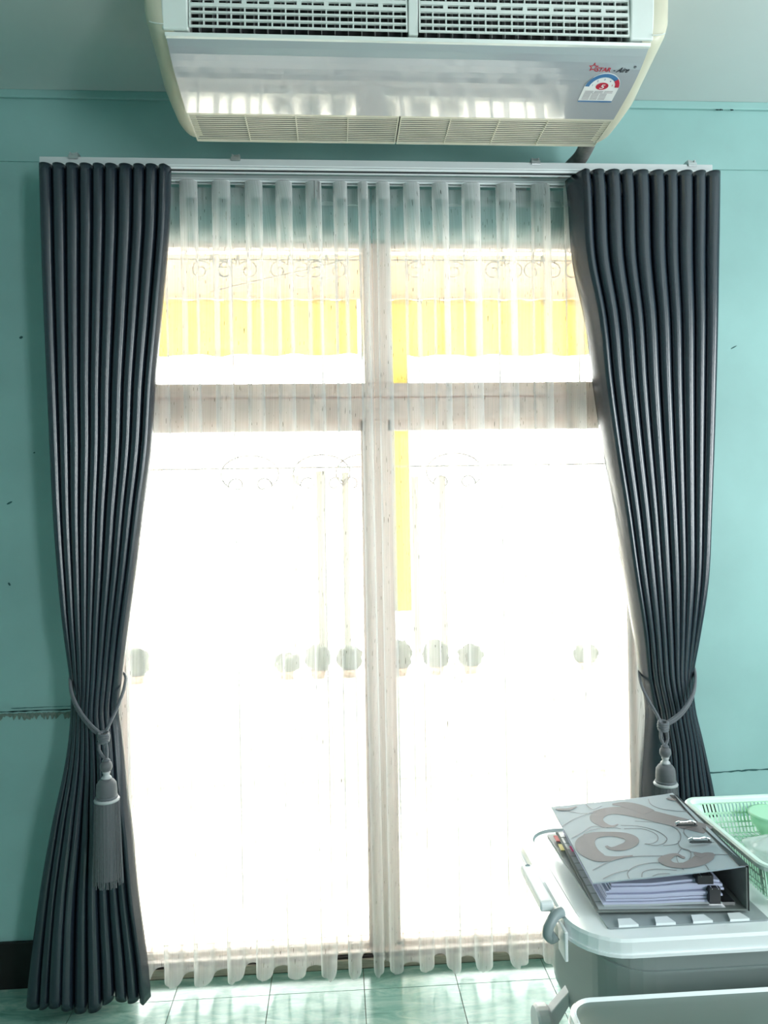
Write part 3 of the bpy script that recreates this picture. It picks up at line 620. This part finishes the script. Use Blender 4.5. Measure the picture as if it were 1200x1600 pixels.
# intake grille along the rear of the underside
acp('intake_duct', MB().box(AX0+.01, AX1-.01, -.43, -.275, 2.588, 2.5915), 'ac_dark')
for (x0, x1) in ((AX0+.002, .190), (.194, AX1-.002)):
    g = acp('intake_grille', MB().box(x0, x1, -.432, -.420, 2.581, 2.588).box(x0, x1, -.280, -.272, 2.583, 2.588).box(x0, x0+.003, -.42, -.28, 2.581, 2.588).box(x1-.003, x1, -.42, -.28, 2.581, 2.588), 'ac_slat', label='cream slatted intake grille')
    for k in range(13):
        y = -.412+.0105*k
        MB().prism_x([(y-.0030, 2.5818), (y+.0028, 2.5822), (y+.0028, 2.5832), (y-.0030, 2.5828)], x0+.003, x1-.003).build('slat', 'ac_slat', g)
    for X in (-.23, -.093, .05) if x0 < 0 else (.334, .471, .608):
        MB().box(X-.0012, X+.0012, -.42, -.28, 2.5805, 2.5875).build('divider', 'ac_slat', g)
# writing and energy label on the glossy panel
def panel_pt(x, y, a, b, lift=0.0): yy = y-b*.96; return (x+a, yy, pz(yy)-.0006-lift)
def panel_text(name, body, size, x, y, material, parent, shear=0.0, label=None, lift=0.0, sx=1.0):
    o = text_obj(name, body, size, Matrix(), material, parent, shear, label, extr=.0)
    for v in o.data.vertices: v.co = panel_pt(x, y, v.co.x*sx, v.co.y, lift+.0003)
    return o
panel_text('brand_lettering', 'STAR', .0165, .673, -.611, 'red', ac, .15, 'dark red STAR lettering')
panel_text('brand_lettering', '- Aire', .020, .717, -.610, 'ink', ac, .6, 'slanted black Aire lettering', sx=.85)
panel_text('brand_lettering', '®', .009, .768, -.622, 'ink', ac, 0, 'small black registered mark')
def panel_poly(name, pts, mt, x, y, lift=0.0, parent=None, ring=None):
    m = MB(); m.v = [panel_pt(x, y, a, b, lift) for a, b in pts]
    m.f = [tuple(range(len(pts)))] if ring is None else [(i, i+1, ring+i+1, ring+i) for i in range(ring-1)]
    return m.build(name, mt, parent or ac, solid=.0002)
st = []
for k in range(10):
    a = PI/2+k*PI/5; r = .0135 if k % 2 == 0 else .0058; st.append((r*math.cos(a), r*math.sin(a)))
st2 = [(x*.66, y*.66) for x, y in st]
panel_poly('star_emblem', st+[st[0]]+st2+[st2[0]], 'red', .6655, -.622, 0, ring=11).__setitem__('label', 'dark red outlined star')
lab = panel_poly('energy_label', [(0, 0), (.092, 0), (.092, .050)]+[(.046+.046*math.cos(a*PI/16), .058+.047*math.sin(a*PI/16)) for a in range(0, 17)]+[(0, .05)], 'paper', .661, -.507, .0004)
lab['label'] = 'white energy rating label with a red 5'
def arc(a0, a1, r0, r1, n=14): 
    A = [a0+(a1-a0)*i/n for i in range(n+1)]
    return [(.046+r1*math.cos(a), .058+r1*math.sin(a)) for a in A]+[(.046+r0*math.cos(a), .058+r0*math.sin(a)) for a in A]
panel_poly('print_band', arc(PI*.22, PI*.98, .034, .045), 'blue', .661, -.507, .0010, lab, ring=15)
panel_poly('print_band', arc(PI*.0, PI*.215, .034, .045), 'red', .661, -.507, .0010, lab, ring=15)
panel_poly('print_band', [(0, 0), (.092, 0), (.092, .0055), (0, .0055)], 'blue', .661, -.507, .0010, lab)
panel_poly('print_badge', [(.046+.0165*math.cos(a*PI/12), .062+.0125*math.sin(a*PI/12)) for a in range(24)], 'red', .661, -.507, .0012, lab)
panel_text('print_number', '5', .021, .661+.0395, -.507-.0525, 'paper', lab, .2, lift=.0018, sx=1.15)
for k in range(5):
    a = PI*(.92-.21*k); panel_text('print_number', str(k+1), .008, .661+.0435+.027*math.cos(a), -.507-.0545-.025*math.sin(a), 'blue' if k < 4 else 'red', lab, lift=.0012)
for k in range(7):
    zz = .042-.0052*k; w = .078 if k < 2 else .065
    for q in range(3): panel_poly('print_line', [(.007+q*w/3, zz), (.007+(q+.86)*w/3, zz), (.007+(q+.86)*w/3, zz+.0022), (.007+q*w/3, zz+.0022)], 'grey_print', .661, -.507, .0010, lab)
t = thing('drain_pipe', (.79, -.12, 2.6), 'grey wrapped pipe from the air conditioner to the wall at its right end', 'pipe')
MB().tube(smooth_path([(.765, -.235, 2.66), (.785, -.24, 2.625), (.79, -.15, 2.612), (.785, -.06, 2.618), (.785, -.004, 2.62)], 6), .024, 14).build('pipe_wrap', 'pipe', t, smooth=True)
MB().tube([(.785, -.012, 2.62), (.785, -.006, 2.62)], .030, 14).build('wall_collar', 'pipe', t, smooth=True)

# ---------------------------------------------------------------- storage bins
def bin_(x0, x1, y0, y1, z0, z1, label, lid_m, body_m, wheels=False, rw=.030, recess='lid_recess_shade', r=.075, band=.026, bi=.014):
    t = thing('storage_bin', ((x0+x1)/2, (y0+y1)/2, z0), label, 'storage bin')
    zb = z0+(.055 if wheels else 0)
    MB().ring_slab(x0+bi, x1-bi, y0+.014, y1-bi, zb, z1-.012, r-.01, .004).build('body', body_m, t, smooth=False)
    MB()  .rounded_slab(x0+bi+.004, x1-bi-.004, y0+.018, y1-bi-.004, zb, zb+.006, r-.014).build('base', body_m, t)
    MB().ring_slab(x0+bi-.004, x1-bi+.004, y0+.010, y1-bi+.004, z1-.064, z1-.060, r-.006, .006).build('rib', body_m, t)
    MB().ring_slab(x0, x1, y0, y1, z1-band, z1, r, rw, 8, .004).build('lid_rim', lid_m, t, bevel=0)
    MB().ring_slab(x0-.003, x1+.003, y0-.003, y1+.003, z1-band-.002, z1-band+.004, r+.003, .012, 8, .001).build('lid_lip', lid_m, t)
    MB().rounded_slab(x0+rw-.006, x1-rw+.006, y0+rw-.006, y1-rw+.006, z1-.012, z1-.004, r-rw+.006).build('lid_panel', recess, t)
    if wheels:
        for (x, y, zc) in ((x0+.018, y0+.245, .010), (x0+.12, y1-.12, .040), (x1-.12, y1-.12, .040), (x1-.12, y0+.245, .040)):
            w = MB().lathe((0, 0, 0), [(.012, -.014), (.036, -.014), (.040, -.009), (.040, .009), (.036, .014), (.012, .014)], 24).build('caster', 'wheel', t, smooth=False)
            w.matrix_world = Matrix.Translation((x-.012, y, z0+zc)) @ Matrix.Rotation(PI/2, 4, 'Y')
            f = MB().add([(x+a, y+b, z0+zc+c) for b in (-.012, .012) for a, c in ((-.002, .0), (-.002, .030), (.040, .075), (.040, .048), (.010, .0))], [(0, 1, 2, 3, 4), (9, 8, 7, 6, 5)]+[(i, 5+i, 5+(i+1) % 5, (i+1) % 5) for i in range(5)]).build('caster_fork', 'wheel', t, bevel=.002)
    return t
bx0, bx1, by0, by1, bz = .375, 1.27, -1.285, -.83, .800
lower = bin_(.47, 1.27, -1.275, -.84, 0, .487, 'lower storage bin on the floor beneath the big grey bin', 'lid', 'bin')
bt = bin_(bx0, bx1, by0, by1, .487, bz, 'large translucent grey bin with white lid carrying the binder and basket', 'lid', 'bin', wheels=True, recess='lid', r=.09, bi=.055)
# raised lid ribs, and grey painted as the shadow in the lid's recesses
MB().rounded_slab(.440, .72, -1.245, -.88, bz-.004, bz-.001, .006).build('lid_recess_shade', 'lid_recess_shade', bt)
for k in range(4):
    x = .458+.064*k
    MB().add([(x, -1.246, bz-.001), (x+.034, -1.246, bz-.001), (x+.028, -1.226, bz-.001), (x+.006, -1.226, bz-.001), (x, -1.246, bz+.003), (x+.034, -1.246, bz+.003), (x+.028, -1.226, bz+.003), (x+.006, -1.226, bz+.003)],
             [(0, 3, 2, 1), (4, 5, 6, 7), (0, 1, 5, 4), (1, 2, 6, 5), (2, 3, 7, 6), (3, 0, 4, 7)]).build('lid_rib', 'lid', bt)
# side handle of the lid
h = MB().prism_x([(-1.195, .803), (-1.195, .816), (-1.19, .820), (-1.055, .820), (-1.050, .815), (-1.050, .803)], .340, .364).build('side_handle', 'handle', bt, bevel=.003)
MB().tube([(.352, -1.062, .818), (.352, -1.052, .812), (.352, -1.048, .80)], .006, 8).build('handle_pin', 'latch', h)
MB().tube(smooth_path([(.376, -1.20, .806), (.362, -1.206, .803), (.350, -1.212, .790), (.346, -1.214, .777), (.352, -1.214, .770), (.360, -1.214, .775)], 6), [.009]*24+[.010]*7, 10).build('latch_hook', 'latch', bt, smooth=True)
MB().box(.368, .374, -1.24, -1.20, .742, .792).build('latch_plate', 'handle', bt, bevel=.002)
tag(MB().rounded_slab(.62, 1.18, -1.24, -.92, .56, .705, .04, bevel=.02).build('folded_cloth_bundle', 'bundle', smooth=True), 'dark blue folded cloth seen through the large grey bin', 'cloth')
fx0, fx1, fy0, fy1, fz = .338, 1.05, -1.74, -1.327, .742
fb = bin_(fx0, fx1, fy0, fy1, .36, fz, 'nearest bin with a green-grey translucent lid at the bottom right', 'lid', 'bin', recess='bin_lid2', r=.04, band=.02, rw=.009)
bin_(fx0+.01, fx1-.01, fy0, fy1-.006, 0, .36, 'lowest near bin on the floor beneath the green-grey lidded bin', 'lid', 'bin', r=.05)
tag(MB().rounded_slab(.39, 1.0, -1.69, -1.40, .37, .67, .04, bevel=.03).build('folded_cloth_bundle', 'bundle2', smooth=True), 'beige folded cloth under the green-grey lid of the nearest bin', 'cloth')

# ---------------------------------------------------------------- ring binder
BX0, BX1, BY0, BY1, BZ = .446, .706, -1.215, -.895, .803
_before = set(bpy.data.objects)
bd = thing('ring_binder', (.576, -1.055, BZ), 'grey lever-arch binder with mauve swirl pattern lying on the bin lid', 'binder')
MB().box(BX0, BX1, BY0, BY1, BZ, BZ+.003).build('back_cover', 'binder_in', bd, bevel=.001)
MB().box(BX1-.003, BX1, BY0, BY1, BZ+.003, .878).build('spine', 'binder_in', bd, bevel=.001)
MB().box(BX1, BX1+.002, BY0-.001, BY1+.001, BZ, .8805).box(BX1-.014, BX1+.002, BY0-.001, BY1+.001, .8805, .8818).build('spine_wrap', 'black', bd, bevel=.0008, label='black spine wrap')
CX0 = .440
def cz(x, y): return .880-.027*((BX1-x)/(BX1-CX0))**.8 + .0015*math.sin((y-BY0)*9) if x < BX1 else .880
m = MB(); n1, n2 = 14, 8; cy0, cy1 = BY0, BY1+.012
for lift in (0, .0022):
    for j in range(n2+1):
        for i in range(n1+1):
            x = CX0+(BX1-.003-CX0)*i/n1; y = cy0+(cy1-cy0)*j/n2; m.v.append((x, y, cz(x, y)+lift))
q = (n1+1)*(n2+1)
for j in range(n2):
    for i in range(n1):
        a = j*(n1+1)+i; m.f += [(a, a+n1+1, a+n1+2, a+1), (q+a, q+a+1, q+a+n1+2, q+a+n1+1)]
edge = [i for i in range(n1+1)]+[j*(n1+1)+n1 for j in range(1, n2+1)]+[n2*(n1+1)+i for i in range(n1-1, -1, -1)]+[j*(n1+1) for j in range(n2-1, 0, -1)]
for a, b in zip(edge, edge[1:]+edge[:1]): m.f.append((a, b, q+b, q+a))
fc = m.build('front_cover', 'cover', bd)
zt = lambda x, y: cz(x, y)+.0026
zl = lambda x, y: cz(x, y)+.0029
SW = {'bands': [
    [(0.5483, -1.0028, 0.0014), (0.5357, -1.0097, 0.0041), (0.5233, -1.0036, 0.0082), (0.5149, -0.9841, 0.011), (0.5164, -0.9629, 0.0137), (0.532, -0.9418, 0.0165), (0.5546, -0.9352, 0.0179), (0.5792, -0.9435, 0.0207), (0.6088, -0.9655, 0.0235), (0.6393, -0.9995, 0.0221), (0.6687, -1.0335, 0.0208), (0.6996, -1.0734, 0.018)] ,
    [(0.5664, -0.9033, 0.0041), (0.59, -0.9117, 0.0137), (0.6086, -0.9334, 0.0165), (0.6238, -0.9644, 0.0153)] ,
    [(0.4992, -1.0894, 0.0027), (0.505, -1.1011, 0.0056), (0.5222, -1.1029, 0.0111), (0.5454, -1.0902, 0.0124), (0.553, -1.0706, 0.0124), (0.5418, -1.0534, 0.0123), (0.518, -1.042, 0.0096), (0.4869, -1.0422, 0.0138), (0.4664, -1.0647, 0.0179), (0.4619, -1.1011, 0.0192), (0.4751, -1.1322, 0.0151), (0.4986, -1.1386, 0.0068), (0.5346, -1.1361, 0.0013)] ,
    [(0.61, -1.1539, 0.0013), (0.6155, -1.1615, 0.0041), (0.6149, -1.1666, 0.0014)] ,
    [(0.6144, -1.1596, 0.0027), (0.6086, -1.149, 0.0041), (0.593, -1.1541, 0.0083), (0.5817, -1.1649, 0.0111), (0.5869, -1.1816, 0.0096), (0.6065, -1.1902, 0.0096), (0.6311, -1.1835, 0.0137), (0.6484, -1.1722, 0.0152), (0.6619, -1.1653, 0.0111), (0.6708, -1.1637, 0.0041)] ,
    [(0.6417, -1.1486, 0.0014), (0.6443, -1.1575, 0.0069), (0.6501, -1.1681, 0.0069)] ,
    [(0.4468, -0.8986, 0.0014), (0.4562, -0.905, 0.0055), (0.4714, -0.9069, 0.0055), (0.4918, -0.8975, 0.0014)] ,
    [(0.6819, -0.9063, 0.0028), (0.6886, -0.9158, 0.0056), (0.6941, -0.9234, 0.0029)] ,
], 'lines': [
    [(0.6452, -0.8978), (0.6411, -0.9251), (0.6499, -0.9506), (0.6714, -0.9711), (0.6954, -0.9845)] ,
    [(0.4362, -0.9906), (0.4691, -0.9602), (0.4999, -0.941), (0.5337, -0.9226)] ,
    [(0.445, -1.0451), (0.4705, -1.0233), (0.4981, -1.0013), (0.5251, -1.0155)] ,
    [(0.4658, -1.0417), (0.4862, -1.0182), (0.5269, -1.0123), (0.5468, -1.025)] ,
    [(0.5518, -1.0096), (0.5827, -1.0215), (0.6076, -1.0488), (0.6159, -1.0813), (0.6053, -1.1011), (0.5867, -1.1074), (0.5709, -1.0965)] ,
    [(0.553, -1.0265), (0.5856, -1.0343), (0.6026, -1.0622), (0.5973, -1.0876), (0.5831, -1.0986), (0.569, -1.0976)] ,
    [(0.584, -0.9973), (0.6203, -1.0148), (0.6443, -1.0422), (0.6447, -1.0773), (0.6259, -1.1096), (0.5989, -1.1105)] ,
    [(0.6676, -1.0456), (0.6541, -1.0686), (0.654, -1.0957), (0.6663, -1.1138), (0.688, -1.1234)] ,
    [(0.6313, -1.1003), (0.6259, -1.1237), (0.6374, -1.1449), (0.6626, -1.1612), (0.6997, -1.1757)] ,
    [(0.6254, -1.1307), (0.608, -1.154), (0.6008, -1.1796), (0.6005, -1.2047)] ,
    [(0.6273, -1.1296), (0.6361, -1.141), (0.6296, -1.1625), (0.6158, -1.1795), (0.6017, -1.1795)] ,
    [(0.451, -1.174), (0.4854, -1.1505), (0.5278, -1.1396), (0.5846, -1.1486)] ,
    [(0.503, -1.2155), (0.5065, -1.1942), (0.5253, -1.1758), (0.5529, -1.1689), (0.5763, -1.1733)] ,
    [(0.5249, -1.2129), (0.5338, -1.1963), (0.5565, -1.1917), (0.5893, -1.2024)] ,
    [(0.543, -1.2137), (0.5567, -1.2087), (0.5739, -1.2115)] ,
    [(0.4603, -1.2064), (0.4824, -1.1929), (0.5099, -1.1849)] ,
    [(0.642, -1.1957), (0.6402, -1.2139)] ,
    [(0.469, -0.9151), (0.4935, -0.9355), (0.5227, -0.9374)] ,
    [(0.5133, -0.889), (0.5203, -0.9185), (0.5425, -0.906)] ,
]}
for k, pts in enumerate(SW.get('bands', [])):
    P = smooth_path([(a, b, c) for a, b, c in pts], 7); P = [(min(max(p.x, CX0+.001), BX1-.004), min(max(p.y, cy0+.001), cy1-.001), max(p.z, .0002)) for p in P]
    MB().ribbon(P, (lambda kk: (lambda x, y: zt(min(max(x, CX0), BX1-.003), min(max(y, cy0), cy1))+.0001*kk))(k)).build('swirl_print', 'swirl', fc, solid=.0002)
for k, pts in enumerate(SW.get('lines', [])):
    P = smooth_path([(a, b, 0) for a, b in pts], 8); P = [(min(max(p.x, CX0+.001), BX1-.004), min(max(p.y, cy0+.001), cy1-.001), .00075) for p in P]
    MB().ribbon(P, zl).build('swirl_line', 'swirl_line', fc, solid=.0002)
for (x, y) in ((.660, -1.055), (.656, -1.128)):
    r = MB().tube([(x-.012, y, .884), (x-.016, y-.001, .8895), (x-.008, y, .8915), (x+.003, y+.001, .8905), (x+.013, y+.001, .8925), (x+.022, y+.002, .889), (x+.023, y+.002, .882)], .0022, 8).build('ring', 'chrome', bd, smooth=True)
    MB().rounded_slab(x-.015, x+.026, y-.004, y+.006, .8835, .8845, .0045).build('ring_slot', 'black', bd)
MB().box(.645, .69, -1.20, -1.05, BZ+.003, BZ+.008).build('arch_plate', 'chrome', bd)
rp = random.Random(12)
for k in range(9):
    z0 = .8068+.0046*k; x1 = .668+rp.uniform(-.006, .004); x0 = .460+rp.uniform(-.002, .004)+.0015*k; y0 = BY0+.012+rp.uniform(-.004, .004); n = 16; th = .0037
    def zz(f): return z0+ (.006+.0012*k)*max(0, (f-.35))**1.2*1.3*math.sin(f*PI*.9)
    pr_t = [(x0+(x1-x0)*i/n, zz(i/n)+th) for i in range(n+1)]; pr_b = [(x0+(x1-x0)*i/n, zz(i/n)) for i in range(n+1)]
    m = MB(); y1 = BY1-.012
    for yy in (y0, y1): m.v += [(a, yy, b) for a, b in pr_b]+[(a, yy, b) for a, b in pr_t]
    N = n+1; Q = 2*N
    for i in range(n): m.f += [(i, i+1, N+i+1, N+i), (Q+i, Q+N+i, Q+N+i+1, Q+i+1), (i, Q+i, Q+i+1, i+1), (N+i, N+i+1, Q+N+i+1, Q+N+i)]
    m.f += [(0, N, Q+N, Q), (n, Q+n, Q+N+n, N+n)]
    o = m.build('paper_bundle', 'sheet2' if k == 0 else 'sheet')
    tag(o, 'bottom clear plastic sleeve in the swirl-patterned binder' if k == 0 else ['', 'lowest', 'second lowest', 'third from bottom', 'lower middle', 'upper middle', 'third from top', 'second from top', 'topmost'][k]+' bundle of white papers inside the swirl-patterned binder', 'papers', None if k == 0 else 'paper bundles inside the binder')
    if k == 0: sleeve = o
o = MB().box(.451, .67, BY0+.006, BY1-.004, BZ+.0031, BZ+.0036).build('clear_sleeve', 'sheet2'); tag(o, 'clear divider sheet lying lowest in the open binder', 'divider sheet')
for k in range(10):
    y = BY0+.03+k*.029; MB().box(.4512, .462, y, y+.0012, BZ+.0036, BZ+.004).build('index_line', 'binder_in', o)
for nm, x, y, mt, lb, w in (('sticky_tab', .442, -.925, 'tab_red', 'red sticky tab sticking out of the binder at the left', .014), ('sticky_tab', .442, -.966, 'tab_yellow', 'yellow sticky tab at the left edge of the binder', .014)):
    o = MB().box(x-.004, x+.012, y-.014, y+.014, .8045, .8055).build(nm, mt); tag(o, lb, 'sticky tab')
o = MB().box(.456, .470, -1.0, -.978, .8112, .8124).build('sticky_tab', 'tab_pink'); tag(o, 'pink sticky tab on the plastic sleeve edge of the binder', 'sticky tab')
for (x, z, w, lb) in ((.634, .857, .026, 'upper black binder clip on the papers near the binder spine'), (.650, .829, .018, 'lower black binder clip on the papers near the binder spine')):
    t = thing('binder_clip', (x, BY0+.002, z), lb, 'binder clip', 'black clips on the filed papers')
    hh = .007 if z > .85 else .013
    MB().add([(x-w/2, BY0+.001, z-hh), (x+w/2, BY0+.001, z-hh), (x+w/2, BY0+.001, z+hh), (x-w/2, BY0+.001, z+hh), (x-w/2, BY0+.022, z-hh-.0), (x+w/2, BY0+.022, z-hh-.0), (x+w/2, BY0+.022, z+hh), (x-w/2, BY0+.022, z+hh)],
             [(0, 1, 2, 3), (0, 4, 5, 1), (3, 2, 6, 7), (0, 3, 7, 4), (1, 5, 6, 2)]).build('clip_body', 'black', t, solid=.0012)
    MB().tube([(x-w*.3, BY0-.001, z+hh), (x-w*.3, BY0+.02, z+hh+.003), (x+w*.3, BY0+.02, z+hh+.003), (x+w*.3, BY0-.001, z+hh)], .0007, 5).build('clip_lever', 'chrome', t)

_P = Matrix.Translation((.576, -1.055, 0)); _R = _P @ Matrix.Rotation(math.radians(-4), 4, 'Z') @ _P.inverted()
for o in [o for o in bpy.data.objects if o not in _before and o.parent is None]: o.matrix_world = _R @ o.matrix_world
# ---------------------------------------------------------------- basket
bk = thing('plastic_basket', (.93, -1.05, bz), 'mint green slotted plastic basket on the bin lid right of the binder', 'basket')
kx0, kx1, ky0, ky1, kz0, kz1 = .728, 1.14, -1.222, -.893, bz+.002, .872
MB().ring_slab(kx0, kx1, ky0, ky1, kz1-.010, kz1, .035, .014, 8, .003).build('rim', 'basket_rim', bk, smooth=False)
ins = .016; gx0, gx1, gy0, gy1 = kx0+.010, kx1-.010, ky0+.010, ky1-.010
def wallpt(u, z, side):    # slightly tapered walls
    f = (kz1-.008-z)/(kz1-kz0); d = ins*f
    if side == 'b': return (gx0+d+(gx1-gx0-2*d)*u, gy1-d, z)
    if side == 'f': return (gx0+d+(gx1-gx0-2*d)*u, gy0+d, z)
    if side == 'l': return (gx0+d, gy0+d+(gy1-gy0-2*d)*u, z)
    return (gx1-d, gy0+d+(gy1-gy0-2*d)*u, z)
for side, n in (('b', 44), ('f', 44), ('l', 33), ('r', 33)):
    w = MB()
    for (za, zb_) in ((.866, .859), (.842, .838), (.824, .821), (.813, .811)):     # horizontal bands
        for u0, u1 in ((.04, .96),):
            a, b, c, d = wallpt(u0, za, side), wallpt(u1, za, side), wallpt(u1, zb_, side), wallpt(u0, zb_, side); w.add([a, b, c, d], [(0, 1, 2, 3)])
    for i in range(n+1):
        u = .04+.92*i/n; e = .0055
        w.add([wallpt(u-e, .866, side), wallpt(u+e, .866, side), wallpt(u+e, .824, side), wallpt(u-e, .824, side)], [(0, 1, 2, 3)])
        w.add([wallpt(u-e*.45, .824, side), wallpt(u+e*.45, .824, side), wallpt(u+e*.45, kz0, side), wallpt(u-e*.45, kz0, side)], [(0, 1, 2, 3)])
    w.build('slotted_side', 'basket', bk, solid=.0022, fix=False)
for (sx, sy, a0) in ((1, 1, 0), (-1, 1, PI/2), (-1, -1, PI), (1, -1, 1.5*PI)):
    m = MB(); n = 6
    for z, f in ((.868, 0), (kz0, 1)):
        d = ins*f; r = .028; cx_ = (gx1-d-r) if sx > 0 else (gx0+d+r); cy_ = (gy1-d-r) if sy > 0 else (gy0+d+r)
        m.v += [(cx_+r*math.cos(a0+PI/2*k/n), cy_+r*math.sin(a0+PI/2*k/n), z) for k in range(n+1)]
    m.f = [(k, k+1, n+2+k, n+1+k) for k in range(n)]; m.build('corner', 'basket', bk, solid=.002, smooth=True)
fl = MB()
for i in range(40):
    x = gx0+.02+(gx1-gx0-.04)*i/39; fl.box(x-.0007, x+.0007, gy0+.018, gy1-.018, kz0, kz0+.0015)
for i in range(16):
    y = gy0+.02+(gy1-gy0-.04)*i/15; fl.box(gx0+.018, gx1-.018, y-.0007, y+.0007, kz0, kz0+.0018)
o = fl.build('grid_bottom', 'basket', bk); 
b = thing('plastic_bowl', (.90, -.96, kz0+.002), 'pale green plastic bowl in the back of the basket', 'bowl')
MB().lathe((.90, -.955, kz0+.002), [(.020, 0), (.022, .003), (.040, .030), (.045, .05), (.042, .05), (.037, .030), (.018, .006)], 32).build('bowl_shell', 'bowl', b, smooth=True)
MB().lathe((.90, -.955, kz0+.002), [(.044, .047), (.047, .048), (.047, .052), (.042, .052)], 32).build('bowl_rim', 'bowl', b, smooth=True)
def crumple(name, c, s, mt, label, cat, seed):
    bm = bmesh.new(); bmesh.ops.create_icosphere(bm, subdivisions=4, radius=1); rr = random.Random(seed)
    from mathutils import noise
    m = MB()
    for v in bm.verts:
        p = v.co.normalized(); d = 1+.35*noise.noise(p*2.2+Vector((seed, 0, 0)))+.18*abs(noise.noise(p*5+Vector((0, seed, 0)))); q = p*d
        m.v.append((c[0]+q.x*s[0], c[1]+q.y*s[1], max(c[2]+q.z*s[2], kz0+.003)))
    m.f = [tuple(v.index for v in f.verts) for f in bm.faces]; bm.free()
    tag(m.build(name, mt, smooth=True), label, cat)
crumple('plastic_bag', (.86, -1.07, .825), (.075, .055, .024), 'bag', 'crumpled white plastic bag lying in the front of the basket', 'plastic bag', 3)
